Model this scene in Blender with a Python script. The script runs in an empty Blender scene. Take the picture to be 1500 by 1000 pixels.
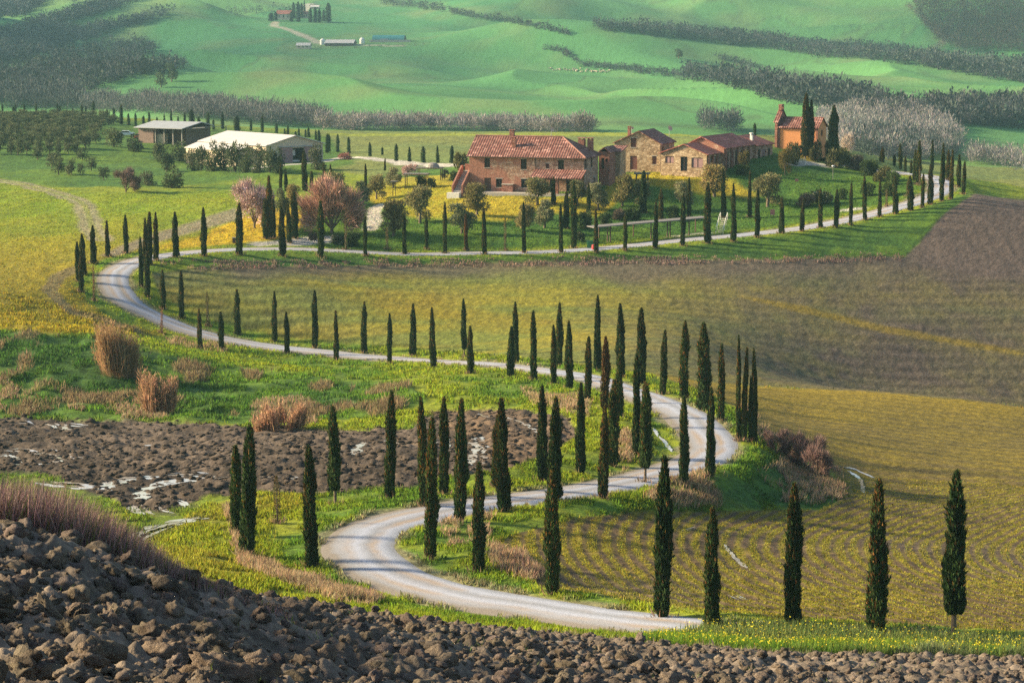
import bpy, bmesh, math, random
import numpy as np
from mathutils import Vector, Matrix
R = math.radians
rng = np.random.default_rng(7)
random.seed(7)
scene = bpy.context.scene
col = scene.collection

# ------------------------------------------------------------------ camera, sky, sun, exposure
F = 3400.0                      # focal length in pixels of a 1500 px wide frame
PITCH = math.atan(480.0/F)
cd = bpy.data.cameras.new('camera'); cam = bpy.data.objects.new('camera', cd); col.objects.link(cam)
cd.sensor_width = 36.0; cd.lens = 36.0*F/1500.0; cd.clip_start = 0.5; cd.clip_end = 20000
cam.location = (0, 0, 0); cam.rotation_euler = (R(90)-PITCH, 0, 0)
scene.camera = cam
SUN_EL, SUN_BACK = R(22), R(9)      # sun low on the left, a little beyond the picture plane
sdir = Vector((-math.cos(SUN_EL)*math.cos(SUN_BACK), math.cos(SUN_EL)*math.sin(SUN_BACK), math.sin(SUN_EL)))
world = bpy.data.worlds.new('World'); scene.world = world; world.use_nodes = True
wn = world.node_tree; bg = wn.nodes['Background']
sky = wn.nodes.new('ShaderNodeTexSky'); sky.sky_type = 'NISHITA'; sky.sun_disc = False
sky.sun_elevation = SUN_EL; sky.sun_rotation = math.atan2(sdir.x, sdir.y)
sky.air_density = 1.0; sky.dust_density = 2.0; sky.ozone_density = 1.0
wn.links.new(sky.outputs[0], bg.inputs[0]); bg.inputs[1].default_value = 0.075
ld = bpy.data.lights.new('sun', 'SUN'); ld.energy = 5.0; ld.angle = R(8); ld.color = (1.0, 0.80, 0.50)
sun = bpy.data.objects.new('sun', ld); col.objects.link(sun)
sun.rotation_euler = sdir.to_track_quat('Z', 'Y').to_euler()
scene.view_settings.view_transform = 'Standard'; scene.view_settings.look = 'None'
scene.view_settings.exposure = 1.36; scene.view_settings.gamma = 1.0
scene.cycles.use_denoising = False
scene.cycles.max_bounces = 6; scene.cycles.diffuse_bounces = 2; scene.cycles.transparent_max_bounces = 6
scene.cycles.volume_bounces = 0; scene.cycles.sample_clamp_indirect = 2.0; scene.cycles.sample_clamp_direct = 12.0

# ------------------------------------------------------------------ small helpers
CP, SP = math.cos(PITCH), math.sin(PITCH)
def at(px, py, Y):
    """point on the sight line of pixel (px,py) (1500 x 1000 frame) at forward distance Y"""
    a = (np.asarray(px, float)-750)/F; b = (500-np.asarray(py, float))/F
    dy = CP + b*SP; dz = -SP + b*CP
    t = Y/dy
    return a*t, Y+0*t, dz*t
def u_of(px, py):
    b = (500-np.asarray(py, float))/F
    return ((np.asarray(px, float)-750)/F)/(CP+b*SP)
def m_of(py):
    b = (500-np.asarray(py, float))/F
    return (-SP+b*CP)/(CP+b*SP)
def to_px(x, y, z):
    d = y*CP - z*SP
    return 750+F*x/d, 500-F*(y*SP+z*CP)/d

def hash2(ix, iy, seed=0):
    h = (ix.astype(np.int64)*374761393 + iy.astype(np.int64)*668265263 + seed*974711) & 0x7fffffff
    h = ((h ^ (h >> 13))*1274126177) & 0x7fffffff
    h = h ^ (h >> 16)
    return (h & 0xffffff)/float(0xffffff)
def vnoise(x, y, seed=0):
    ix = np.floor(x); iy = np.floor(y); fx = x-ix; fy = y-iy
    fx = fx*fx*(3-2*fx); fy = fy*fy*(3-2*fy)
    a = hash2(ix, iy, seed); b = hash2(ix+1, iy, seed); c = hash2(ix, iy+1, seed); d = hash2(ix+1, iy+1, seed)
    return (a*(1-fx)+b*fx)*(1-fy)+(c*(1-fx)+d*fx)*fy
def fbm(x, y, seed=0, o=4):
    s = 0; a = 0.5; t = 0
    for k in range(o):
        s = s+a*vnoise(x*2**k+k*17.3, y*2**k-k*9.1, seed+k); t += a; a *= .5
    return s/t
def worley(x, y, seed=0):
    ix = np.floor(x); iy = np.floor(y); f1 = np.full(x.shape, 9.0); f2 = np.full(x.shape, 9.0); idv = np.zeros(x.shape)
    for dx in (-1, 0, 1):
        for dy in (-1, 0, 1):
            jx = ix+dx; jy = iy+dy
            cx = jx+.1+.8*hash2(jx, jy, seed); cy = jy+.1+.8*hash2(jx, jy, seed+5)
            d = np.hypot(x-cx, y-cy)
            n = d < f1
            f2 = np.where(n, f1, np.minimum(f2, d)); idv = np.where(n, hash2(jx, jy, seed+9), idv); f1 = np.where(n, d, f1)
    return f1, f2, idv
def sst(a, b, x):
    t = np.clip((x-a)/(b-a), 0, 1); return t*t*(3-2*t)
def mesh_from(name, V, Fc, mat=None, smooth=False, colors=None):
    """V (n,3), Fc (m,3|4) integer array -> mesh data"""
    me = bpy.data.meshes.new(name)
    V = np.asarray(V, np.float32); Fc = np.asarray(Fc, np.int32)
    k = Fc.shape[1]
    me.vertices.add(len(V)); me.vertices.foreach_set('co', V.ravel())
    me.loops.add(Fc.size); me.loops.foreach_set('vertex_index', Fc.ravel())
    me.polygons.add(len(Fc)); me.polygons.foreach_set('loop_start', np.arange(0, Fc.size, k, dtype=np.int32))
    me.polygons.foreach_set('loop_total', np.full(len(Fc), k, np.int32))
    if smooth: me.polygons.foreach_set('use_smooth', np.ones(len(Fc), bool))
    me.update(calc_edges=True)
    if colors is not None:
        ca = me.color_attributes.new('cover', 'FLOAT_COLOR', 'POINT')
        c4 = np.ones((len(V), 4), np.float32); c4[:, :3] = colors; ca.data.foreach_set('color', c4.ravel())
    if mat: me.materials.append(mat)
    return me
def link(name, me, parent=None, kind=None, label=None, cat=None, group=None):
    o = bpy.data.objects.new(name, me); col.objects.link(o)
    if parent is not None: o.parent = parent
    if kind: o['kind'] = kind
    if label: o['label'] = label
    if cat: o['category'] = cat
    if group: o['group'] = group
    return o

# ------------------------------------------------------------------ terrain: control heights, then one heightfield in (x/y, ln y)
CTRL = [  # pixel x, pixel y, forward distance
 # foreground ploughed slope
 (0,1000,28),(-200,1010,26),(0,900,36),(40,790,48),(150,830,51),(330,880,60),(0,1050,24),(300,1000,36),(300,940,45),(600,1000,48),
 (600,918,70),(900,1000,58),(900,948,78),(1200,1000,70),(1200,968,86),(1500,1000,75),(1500,970,90),(1800,972,92),(750,1100,34),(1500,1100,48),
 (0,1150,18),(750,1250,20),(1500,1250,26),(750,1500,9),(0,1500,8),(1500,1500,10),(-300,1000,28),(-300,780,50),(-800,780,50),(-800,1050,24),(2200,1000,75),(2200,975,92),
 # falls away behind its crest
 (100,838,62),(0,860,85),(150,900,92),(300,915,95),(-300,850,90),(450,905,98),(600,905,103),(750,922,103),
 (330,845,114),(430,848,118),(150,770,140),(250,745,152),(0,705,166),(-300,700,166),
 (100,662,192),(300,662,192),(0,622,218),(300,628,212),(500,632,206),(-300,620,218),(560,614,214),
 # inside of the first two bends
 (490,742,152),(600,722,158),(600,665,178),(650,625,196),(720,595,216),(800,600,212),(850,650,184),(940,640,188),(950,665,180),
 # left bank
 (0,612,223),(130,613,223),(260,618,219),(430,620,214),(560,596,224),(0,483,264),(130,489,264),(230,512,266),(330,528,268),(450,545,258),
 (330,565,246),(560,556,250),(620,566,240),(-300,612,223),(-300,478,264),(60,550,240),
 # left fields
 (0,440,292),(0,390,327),(60,420,308),(-300,440,292),(120,400,318),(0,330,376),(100,330,374),(60,290,418),(200,330,368),(300,325,375),(0,262,462),
 (150,280,430),(260,285,422),(360,305,385),(400,330,362),(-300,330,376),(-300,262,462),
 # farm hill
 (450,345,359),(450,300,398),(550,345,360),(550,305,392),(560,270,425),(610,275,416),(650,280,408),(690,282,400),(860,288,391),(750,305,386),(750,345,361),
 (650,345,361),(900,335,370),(900,305,388),(950,275,402),(1000,262,410),(1000,305,388),(1000,335,372),(900,255,418),(930,248,422),(1060,251,413),(1140,238,424),
 (1100,262,409),(1100,305,388),(1200,300,390),(1200,262,414),(1250,260,424),(1170,218,446),(1210,210,456),(1280,285,398),(1330,268,409),(1300,262,420),
 # beyond the right bend
 (1410,287,386),(1425,297,380),(1450,330,369),(1500,400,350),(1350,370,357),(1300,380,352),(1430,278,404),(1500,294,400),(1800,320,392),
 (1430,279,450),(1500,285,470),(1450,262,560),(1800,280,560),(1450,248,660),(1300,240,600),(1300,236,700),(1800,255,700),
 # field between the two roads
 (300,395,324),(600,387,340),(900,383,344),(1000,378,346),(1150,377,350),(350,430,314),(450,440,313),(600,440,318),(800,440,319),(1000,430,327),
 (1200,430,335),(1400,440,337),(1700,470,334),(600,500,298),(800,500,292),(1000,500,288),(970,555,248),(1100,535,286),(1200,560,296),(1300,574,300),(1400,582,300),(1500,594,300),(1800,625,300),
 (1300,500,318),(1500,520,318),
 # yellow hump and the striped field in front of it
 (1060,563,256),(1120,566,262),(1200,571,262),(1300,577,262),(1400,585,262),(1500,598,262),(1800,630,262),(1100,605,232),(1200,625,226),(1300,650,218),
 (1400,680,208),(1500,640,234),(1500,705,200),(1800,720,200),(1250,695,201),(1350,722,192),(1480,745,184),
 (1080,668,188),(1180,685,194),(1100,742,169),(1000,742,164),(1240,728,181),(900,748,156),(800,765,146),(1150,742,172),(1100,800,150),(1300,800,153),
 (1300,850,134),(1000,830,136),(850,800,141),(1450,820,151),(850,862,125),(1000,892,117),(1200,908,113),(1400,920,111.5),(1800,940,110),
 (600,815,129),(700,832,126),(810,868,121),(720,800,136),
 # verge by the lowest road
 (970,905,112),(1042,921,109),(1160,920,109),(1285,930,108),(1397,936,107.5),(1100,944,101),(1300,957,97.5),(1500,963,96.5),
 # beyond the farm
 (560,250,470),(480,242,482),(660,242,476),(560,232,525),(560,215,610),(560,194,730),(660,193,730),(800,194,730),(950,196,740),(1060,200,740),
 (360,245,535),(250,210,595),(450,236,530),(100,235,525),(100,185,650),(0,205,595),(0,165,710),(150,215,565),(200,196,650),(320,189,705),(430,194,700),
 (-300,235,525),(-300,165,710),(120,170,720),(360,220,580),(360,192,690),
 (600,203,900),(300,187,900),(0,163,950),(900,205,900),(1200,235,850),(1500,252,820),(1900,262,820),(-300,165,950),
 # far hills
 (600,190,1000),(300,172,1050),(0,146,1120),(900,190,1000),(1200,186,1000),(1500,205,950),(600,140,1300),(600,100,1550),(600,60,1850),(600,20,2200),(600,-20,2650),
 (0,100,1420),(0,60,1720),(0,0,2250),(300,100,1480),(300,50,1880),(300,0,2350),(900,140,1280),(900,100,1560),(900,60,1880),(900,20,2220),
 (1200,140,1230),(1200,90,1550),(1200,40,1950),(1200,0,2350),(1500,165,1100),(1500,120,1380),(1500,90,1620),(1500,40,1950),(1500,0,2350),
 (750,-55,3300),(750,-57,4500),(750,-58,5800),(-300,-55,3300),(1800,-55,3300),(-600,0,2300),(-600,100,1450),(-600,165,1000),(2200,0,2300),(2200,100,1500),(2200,200,950),
 (2300,300,400),(2300,600,230),(2300,900,112),(-900,300,400),(-900,600,225),(-900,800,110),
]
ROAD = [(2100,968,101),(1700,960,102.5),(1500,953,103.5),(1300,944,104.5),(1150,934,106),(1000,919,109),(900,908,112),(800,894,116),(700,879,119.5),(620,862,123.5),(560,840,127.5),
 (526,806,134),(545,775,141),(610,755,147),(700,739,152.5),(800,725,158),(900,708,165.5),(975,688,173),(1025,668,180),(1041,645,188),(1020,621,198),(990,601,208),
 (940,581,222),(880,562,240),(800,547,256),(700,536,272),(600,527.5,285),(500,519.5,293),(400,509,298),(300,491,302),(238,469,305.5),(187,440,309),(167,413,314),
 (172,393,320),(205,380,327),(255,371,332.5),(330,366,337.5),(430,364,342),(550,371,344.5),(700,370,347),(800,369,349),(900,363.5,353.5),(1000,353.5,358.5),(1077,346,362),
 (1143,338.5,366),(1200,330,370),(1250,320.5,375),(1300,309,380.5),(1345,297,386.5),(1372,285,394),(1378,273,402),(1372,262,411),(1350,255,421),(1300,249,434),(1230,243,446)]
cp = np.array(CTRL+[(a, b, c) for a, b, c in ROAD], float)
cu, cv, cm = u_of(cp[:, 0], cp[:, 1]), np.log(cp[:, 2]), m_of(cp[:, 1])
def K(r2): return 0.5*r2*np.log(r2+1e-12)
n = len(cp)
A = np.zeros((n+3, n+3))
A[:n, :n] = K((cu[:, None]-cu)**2+(cv[:, None]-cv)**2) + np.diag(np.full(n, 3e-4))
A[:n, n] = 1; A[:n, n+1] = cu; A[:n, n+2] = cv; A[n:, :n] = A[:n, n:].T
W = np.linalg.solve(A, np.concatenate([cm, [0, 0, 0]]))
def tps(u, v):
    out = np.empty(u.shape); uf = u.ravel(); vf = v.ravel(); o = out.ravel()
    for s in range(0, len(uf), 60000):
        a = uf[s:s+60000]; b = vf[s:s+60000]
        o[s:s+60000] = K((a[:, None]-cu)**2+(b[:, None]-cv)**2) @ W[:n] + W[n]+W[n+1]*a+W[n+2]*b
    return o.reshape(u.shape)
uu = np.concatenate([np.linspace(-.9, -.27, 46)[:-1], np.arange(-.27, .2701, .0009), np.linspace(.27, .9, 46)[1:]])
vv = np.concatenate([np.arange(math.log(7), math.log(100), .0036), np.arange(math.log(100), math.log(450), .0022), np.arange(math.log(450), math.log(5600), .0045)])
# evaluate the spline on every 3rd row/column and interpolate
us = np.unique(np.concatenate([uu[::3], uu[-1:]])); vs = np.unique(np.concatenate([vv[::3], vv[-1:]]))
Mc = tps(*np.meshgrid(us, vs))
Mr = np.empty((len(vs), len(uu)))
for i in range(len(vs)): Mr[i] = np.interp(uu, us, Mc[i])
M = np.empty((len(vv), len(uu)))
for j in range(len(uu)): M[:, j] = np.interp(vv, vs, Mr[:, j])
UU, VV = np.meshgrid(uu, vv)
YY = np.exp(VV); XX = UU*YY
Z = M*YY
del UU, VV
# rolling relief
far = sst(800, 1150, YY)
xr = XX*.86+YY*.5; yr = YY*.86-XX*.5
bq = (M*CP+SP)/(CP-M*SP); pq = 500-F*bq; xq = 750+F*(XX/YY)/(CP-M*SP)
calm = 1-.85*sst(300, 420, xq)*(1-sst(580, 780, xq))*(1-sst(62, 130, pq))*(YY < 3000)      # the terrace that carries the far farm
Z += calm*far*(64*(fbm(xr/240, yr/520, 3, 3)-.5)*np.clip(YY/1200, .6, 1.6) + 17*(1-np.abs(2*fbm(xr/120+2.2*fbm(XX/300, YY/300, 8, 2), yr/330, 11, 2)-1))-8.5)
Z += (1-far)*sst(130, 200, YY)*(.9*(fbm(XX/22, YY/30, 21, 3)-.5))
Zbase = Z.copy()
def zgrid(x, y):
    """height of the ground under plan points (bilinear in the grid)"""
    x = np.asarray(x, float); y = np.asarray(y, float)
    a = np.interp(x/y, uu, np.arange(len(uu))); b = np.interp(np.log(y), vv, np.arange(len(vv)))
    i = np.clip(b.astype(int), 0, len(vv)-2); j = np.clip(a.astype(int), 0, len(uu)-2); fb = b-i; fa = a-j
    return (Z[i, j]*(1-fa)+Z[i, j+1]*fa)*(1-fb)+(Z[i+1, j]*(1-fa)+Z[i+1, j+1]*fa)*fb
def ground(px, py, ymin=60.0, ymax=9000.0):
    """first ground point met by the sight line of a pixel beyond ymin"""
    u = float(u_of(px, py)); m = float(m_of(py))
    j = min(max(float(np.interp(u, uu, np.arange(len(uu)))), 0), len(uu)-1.001); k = int(j); fj = j-k
    zc = Z[:, k]*(1-fj)+Z[:, k+1]*fj
    y = np.exp(vv); mm = zc/y
    ok = np.nonzero((mm >= m) & (y > ymin))[0]
    if len(ok) == 0: i = len(y)-1
    else: i = ok[0]
    Yh = y[i]
    if i > 0 and y[i-1] > ymin and mm[i-1] < m:
        t = (m-mm[i-1])/(mm[i]-mm[i-1]); Yh = y[i-1]+t*(y[i]-y[i-1])
    Yh = min(Yh, ymax)
    x = u*Yh
    return x, Yh, float(zgrid(x, Yh))

# ------------------------------------------------------------------ road line and its bed
def spline(P, step):
    P = np.asarray(P, float); out = []
    for i in range(len(P)-1):
        p0, p1, p2, p3 = P[max(i-1, 0)], P[i], P[i+1], P[min(i+2, len(P)-1)]
        k = max(2, int(np.linalg.norm(p2[:2]-p1[:2])/step))
        for t in np.arange(k)/k:
            out.append(.5*((2*p1)+(p2-p0)*t+(2*p0-5*p1+4*p2-p3)*t*t+(3*p1-p0-3*p2+p3)*t**3))
    out.append(P[-1]); return np.array(out)
def smooth1(a, k):
    w = np.hanning(2*k+3)[1:-1]; w /= w.sum()
    return np.convolve(np.pad(a, (k, k), 'edge'), w, 'valid')
rw = np.array([at(a, b, c) for a, b, c in ROAD])
RP = spline(rw, 1.0)
RP[:, 2] = smooth1(zgrid(RP[:, 0], RP[:, 1]), 6)
dR = np.full(XX.shape, 60.0); zR = np.zeros(XX.shape)
def near_line(P, reach, D, Zl):
    for s in range(0, len(P)-1, 12):
        q = P[s:s+14]
        lo = q[:, :2].min(0)-reach; hi = q[:, :2].max(0)+reach
        r0, r1 = np.searchsorted(vv, [math.log(max(lo[1], 5)), math.log(max(hi[1], 5))])
        sub = (slice(max(r0-1, 0), r1+1), slice(None))
        X = XX[sub]; Y = YY[sub]
        msk = (X > lo[0]) & (X < hi[0])
        if not msk.any(): continue
        x = X[msk]; y = Y[msk]; dd = D[sub][msk]; zz = Zl[sub][msk]
        for i in range(len(q)-1):
            a, b = q[i], q[i+1]; e = b-a; L = e[0]**2+e[1]**2+1e-9
            t = np.clip(((x-a[0])*e[0]+(y-a[1])*e[1])/L, 0, 1)
            d = np.hypot(x-a[0]-t*e[0], y-a[1]-t*e[1]); c = d < dd
            dd = np.where(c, d, dd); zz = np.where(c, a[2]+t*e[2], zz)
        t1 = D[sub]; t1[msk] = dd; D[sub] = t1
        t2 = Zl[sub]; t2[msk] = zz; Zl[sub] = t2
near_line(RP, 14, dR, zR)
w = 1-sst(2.6, 7.5, dR)
Z = Z*(1-w)+(zR-.03*(1-sst(2.2, 2.9, dR)))*w
# ------------------------------------------------------------------ land cover
PX, PY = to_px(XX, YY, Z)
PX = PX.astype(np.float32); PY = PY.astype(np.float32)
n1 = (fbm(XX/2.2, YY/3.0, 31, 3)-.5).astype(np.float32)       # metre-scale
n2 = (fbm(XX/9, YY/14, 41, 3)-.5).astype(np.float32)
n3 = (fbm(XX/40, YY/60, 51, 3)-.5).astype(np.float32)
def sdist(poly, ymin, ymax, margin=40):
    """signed pixel distance (inside > 0) of every ground vertex to a plot outline"""
    P = np.asarray(poly, float); lo = P.min(0)-margin; hi = P.max(0)+margin
    msk = (PX > lo[0]) & (PX < hi[0]) & (PY > lo[1]) & (PY < hi[1]) & (YY > ymin) & (YY < ymax)
    out = np.full(XX.shape, -margin, np.float32)
    x = PX[msk]; y = PY[msk]; ins = np.zeros(x.shape, bool); dm = np.full(x.shape, 1e9, np.float32)
    for i in range(len(P)):
        a = P[i]; b = P[(i+1) % len(P)]; e = b-a; L = e@e+1e-9
        t = np.clip(((x-a[0])*e[0]+(y-a[1])*e[1])/L, 0, 1)
        dm = np.minimum(dm, (x-a[0]-t*e[0])**2+(y-a[1]-t*e[1])**2)
        c = ((a[1] > y) != (b[1] > y)) & (x < (b[0]-a[0])*(y-a[1])/(b[1]-a[1]+1e-12)+a[0])
        ins ^= c
    d = np.sqrt(dm); out[msk] = np.clip(np.where(ins, d, -d), -margin, margin)
    return out
def plot(poly, ymin, ymax, soft=3, wob=6): return sst(-soft, soft, sdist(poly, ymin, ymax)+wob*(n1+n2))
def lin(*c): return np.array(c, np.float32)
G_BRIGHT, G_MID, G_DARK = lin(.185, .225, .015), lin(.085, .155, .016), lin(.045, .105, .018)
YELLOW, OLIVE, BROWN, SOIL = lin(.33, .235, .016), lin(.185, .16, .045), lin(.088, .069, .056), lin(.160, .130, .104)
DRY, FARG, LAWN, CHALK = lin(.30, .20, .12), lin(.125, .29, .07), lin(.33, .27, .024), lin(.30, .27, .24)
C = np.empty(XX.shape+(3,), np.float32)
def lay(mask, c):
    global C
    C += mask[..., None]*(np.asarray(c, np.float32)-C)
def mix(a, b, t): return a+(b-a)*t[..., None]
C[:] = mix(G_MID, G_BRIGHT, np.clip(.5+2.2*n2+1.4*n1, 0, 1))
bumpy = np.zeros(XX.shape, np.float32)      # how rough the soil is, metres
# far hills, in fields of slightly different greens
fz = sst(760, 960, YY+200*n3)
f1, f2, fid = worley(XX/260+.4*n3, YY/420, 77)
hillc = mix(lin(.060, .225, .080), lin(.125, .30, .09), fid)
hillc = mix(hillc, lin(.20, .25, .10), (.6*np.clip(n3*2.5+.1, 0, 1)))
hillc *= (1+.30*(fbm(XX/55, YY/95, 171, 3)-.5)+.20*(fbm(XX/14, YY/40, 181, 2)-.5))[..., None]
lay(fz, hillc*.88)
lay(fz*(1-sst(0, .035, f2-f1))*.55, lin(.07, .12, .05))
# fields behind the farm
Zb = plot([(440,192), (1110,192), (1500,240), (1900,250), (1900,345), (1430,285), (1320,262), (1100,250), (700,270), (560,262), (470,245)], 440, 850, 3, 4)
lay(Zb, mix(lin(.13, .185, .055), lin(.17, .19, .05), np.clip(.5+2.5*n3, 0, 1)))
lay(plot([(480,196), (1110,193), (1110,200), (700,199), (480,199)], 600, 850, 1, 1), lin(.23, .27, .03))
lay(plot([(1380,262), (1900,275), (1900,330), (1430,284)], 430, 700, 2, 2), lin(.20, .22, .055))
lay(plot([(-300,140), (480,200), (520,240), (440,255), (200,280), (-300,250)], 440, 760, 4, 6), mix(G_DARK*1.2, G_MID, np.clip(.5+2.5*n2, 0, 1)))
# fields on the left
Lf = plot([(-300,268), (0,262), (60,275), (130,285), (330,280), (430,290), (470,345), (400,352), (300,360), (200,373), (150,380), (128,410), (125,440), (160,468), (240,492), (130,491), (0,486), (-300,482)], 255, 470, 3, 4)
hy = sst(300, 400, PY)
lay(Lf, mix(mix(lin(.145,.215,.014), lin(.20,.23,.015), np.clip(.4+1.6*n2+2*n3+.5*n1, 0, 1)), mix(lin(.18,.16,.018), lin(.26,.21,.015), np.clip(.5+1.6*n2+.7*n1, 0, 1)), hy))
lay(plot([(140,378), (200,350), (345,303), (350,322), (240,352), (160,380)], 330, 440, 3, 3)*.8, lin(.20, .17, .14))
lay(plot([(205,376), (235,362), (300,342), (350,322), (430,298), (470,340), (400,352), (300,361)], 330, 420, 2, 2), mix(YELLOW*1.1, lin(.40,.30,.016), np.clip(.5+3*n1, 0, 1)))
lay(plot([(60,425), (75,402), (125,385), (122,395), (95,408), (84,428), (110,455), (200,480), (210,490), (100,462)], 280, 340, 2, 3)*.7, lin(.16, .125, .08))
# farm hill
Fh = plot([(430,345), (540,262), (680,235), (900,235), (1140,215), (1260,235), (1330,262), (1372,262), (1366,284), (1300,303), (1200,326), (1000,348), (800,366), (480,368)], 340, 475, 2, 3)
lay(Fh, mix(G_DARK*1.15, G_MID, np.clip(.45+2.2*n2+1.5*n1, 0, 1)))  # slope grass painted darker than the lawn, standing in for its shade
lay(plot([(520,280), (560,262), (690,240), (700,284), (870,290), (900,255), (1000,248), (1060,258), (1115,285), (1100,292), (1000,281), (960,272), (930,272), (880,318), (780,310), (740,325), (600,318), (550,300)], 355, 440, 4, 7), mix(LAWN, lin(.23,.25,.02), np.clip(.25+1.5*n2+.8*n1, 0, 1)))
lay(plot([(1150,212), (1200,232), (1190,240), (1140,238)], 400, 470, 2, 3), LAWN*.9)
lay(plot([(235,379), (600,374), (950,367), (1100,351), (1280,317), (1385,290), (1425,282), (1375,330), (1325,376), (1100,378), (900,382), (600,386), (300,393)], 318, 400, 2, 4), mix(G_DARK, G_MID, np.clip(.3+2.5*n1+2*n2, 0, 1)))  # bank below the farm road coloured dark green to carry its shade
# ploughed and sown field between the roads
Mf = plot([(222,400), (300,393), (420,389), (600,386), (800,383), (950,381), (1100,379), (1325,377), (1350,352), (1385,312), (1428,283), (1500,293), (1900,330), (1900,640), (1500,597), (1300,577), (1120,566), (1000,560), (940,548), (880,540), (800,527), (700,518), (600,510), (500,503), (420,496), (340,478), (285,462), (235,432)], 250, 430, 2, 3)
sx = sst(700, 1250, PX+60*n3); topb = 1-sst(388, 420, PY+40*n2)
streak = np.clip(.5+4*(fbm(XX/30+YY/9, (YY*1.0-XX*.18)/5.5, 61, 3)-.5), 0, 1)
mfc = mix(mix(lin(.15,.175,.032), lin(.225,.205,.024), streak), BROWN*1.05, np.clip(.06+.74*sx+.8*n3+.35*n2+.4*n1, 0, 1))
mfc *= (1+.20*np.sin((YY*.92-XX*.2+5*n3+1.2*n2)*2*math.pi/2.9)*np.clip(.6+3*n3, .2, 1)*(1+n1))[..., None]
mfc = mix(mfc, BROWN*1.15+lin(.008,.004,.008), np.clip(topb*.8+sst(1330, 1400, PX)*(1-sst(380, 420, PY))*.7, 0, 1))
lay(Mf, mfc)
lay(plot([(480,428), (620,440), (800,470), (900,500), (700,480), (560,462)], 250, 340, 12, 20)*.55, YELLOW*.75)
lay(plot([(1080,433), (1180,448), (1300,478), (1500,515), (1500,522), (1300,488), (1180,460)], 280, 345, 2, 3)*.6, YELLOW*.7)
bumpy = np.maximum(bumpy, .14*Mf)
# yellow hump and striped field
Hf = plot([(960,548), (1060,562), (1120,566), (1200,570), (1300,576), (1400,584), (1500,597), (1900,635), (1900,965), (1500,945), (1390,925), (1280,915), (1150,908), (1050,905), (985,892), (900,880), (830,868), (770,850), (722,820), (722,795), (765,778), (850,758), (930,748), (1050,748), (1200,745), (1235,728), (1222,695), (1195,655), (1125,640), (1085,600), (1030,575)], 104, 285, 2, 4)
far_h = sst(185, 215, YY)
# sown lines: a smooth plan coordinate whose level lines are the drill rows
rowc = XX-.007*(YY-141)**2+.25*n2+.9*n3
rows = .5+.5*np.sin(rowc*2*math.pi/.95)
rowh = .5+.5*np.sin((YY*.95+XX*.33+4*np.sin(XX/23))*2*math.pi/3.1+2*n2)
rr = np.clip(rows*(1-far_h)+rowh*far_h+1.1*n1, 0, 1)
hfc = mix(mix(lin(.105,.072,.040), lin(.205,.172,.022), np.clip(rr*(.6+.9*np.clip(.5+2*n3+1.5*n2, 0, 1)), 0, 1)), mix(lin(.12,.095,.030), lin(.225,.17,.022), np.clip(.5+.6*(rr-.5)+1.2*n2, 0, 1)), far_h)
hfc = mix(hfc, YELLOW*.9, (.55*sst(240, 262, YY)))
hfc = mix(hfc, BROWN*1.2, (np.clip((n3+n2)*2.2-.15, 0, 1)*.7))
lay(Hf, hfc)
bumpy = np.maximum(bumpy, .10*Hf*(1-far_h)+.08*Hf)
# wet ploughed field, lower left
Mud = plot([(-400,606), (0,612), (130,617), (260,620), (420,630), (520,634), (600,628), (640,606), (700,602), (760,602), (830,615), (845,640), (800,668), (740,688), (640,700), (600,716), (540,716), (480,724), (430,724), (380,722), (300,728), (240,748), (180,740), (140,722), (60,695), (-400,690)], 135, 240, 2, 5)
lay(Mud, mix(BROWN*.62, BROWN*1.3, np.clip(.4+2.2*n1+1.6*n2, 0, 1)))
lay(plot([(620,600), (700,600), (800,612), (845,640), (800,668), (740,688), (690,650)], 140, 215, 4, 6)*.6, lin(.17, .115, .075))
bumpy = np.maximum(bumpy, .55*Mud)
# left bank with dry streaks, grass triangle before the mud
Bk = plot([(-300,482), (0,487), (130,492), (240,520), (330,535), (460,552), (590,562), (625,590), (560,612), (430,624), (260,618), (0,612), (-300,606)], 214, 275, 3, 5)
lay(Bk, mix(G_DARK*.95, G_MID*1.1, np.clip(.2+.5*sst(180, 420, PX)+2.4*n2+1.2*n1, 0, 1)))  # greens darkened towards the left to paint the shade on this bank
lay(Bk*np.clip((fbm(XX/4, YY/11, 71, 3)-.65)*7, 0, 1)*.8, DRY*.8)
lay(plot([(205,790), (260,760), (330,735), (440,728), (470,800), (540,880), (400,900), (250,850)], 100, 160, 5, 8), mix(G_BRIGHT, lin(.20, .195, .02), np.clip(.5+2*n2+1.0*n1, 0, 1)))
# bank right of the second bend
lay(plot([(1065,690), (1120,640), (1200,660), (1230,725), (1200,742), (1000,745), (960,728)], 165, 205, 2, 4), mix(G_DARK*1.1, G_BRIGHT*.8, np.clip(.35+3*n1+2*n2, 0, 1)))
# earth tracks and paths worn into the ground
def worn(line, hw, ymin, c, ymax=9000, k=.85, ruts=0):
    P = np.array([ground(a, b, ymin, ymax) for a, b in line]); P = spline(P, 1.5)
    D = np.full(XX.shape, 60.0); near_line(P, hw+3+.002*P[:, 1].max(), D, np.zeros(XX.shape))
    m = 1-sst(hw*.7, hw*1.25, D+1.2*hw*(n1+.6*n2)*.6)
    if ruts: m = m*(1-.55*(1-sst(.2, .7, D)))
    lay(m*k, c)
TRK = lin(.24, .21, .16)
worn([(-90,256),(0,265),(50,275),(100,289),(122,300),(130,318),(136,336),(150,352)], 1.9, 340, TRK, k=.75, ruts=1)
worn([(540,338),(546,330),(549,322),(547,312),(552,305),(560,300)], 1.3, 345, lin(.45, .42, .36), k=.95)
worn([(385,360),(420,358),(450,352),(474,349)], 2.6, 320, lin(.40, .38, .36), 365, .95)
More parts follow.
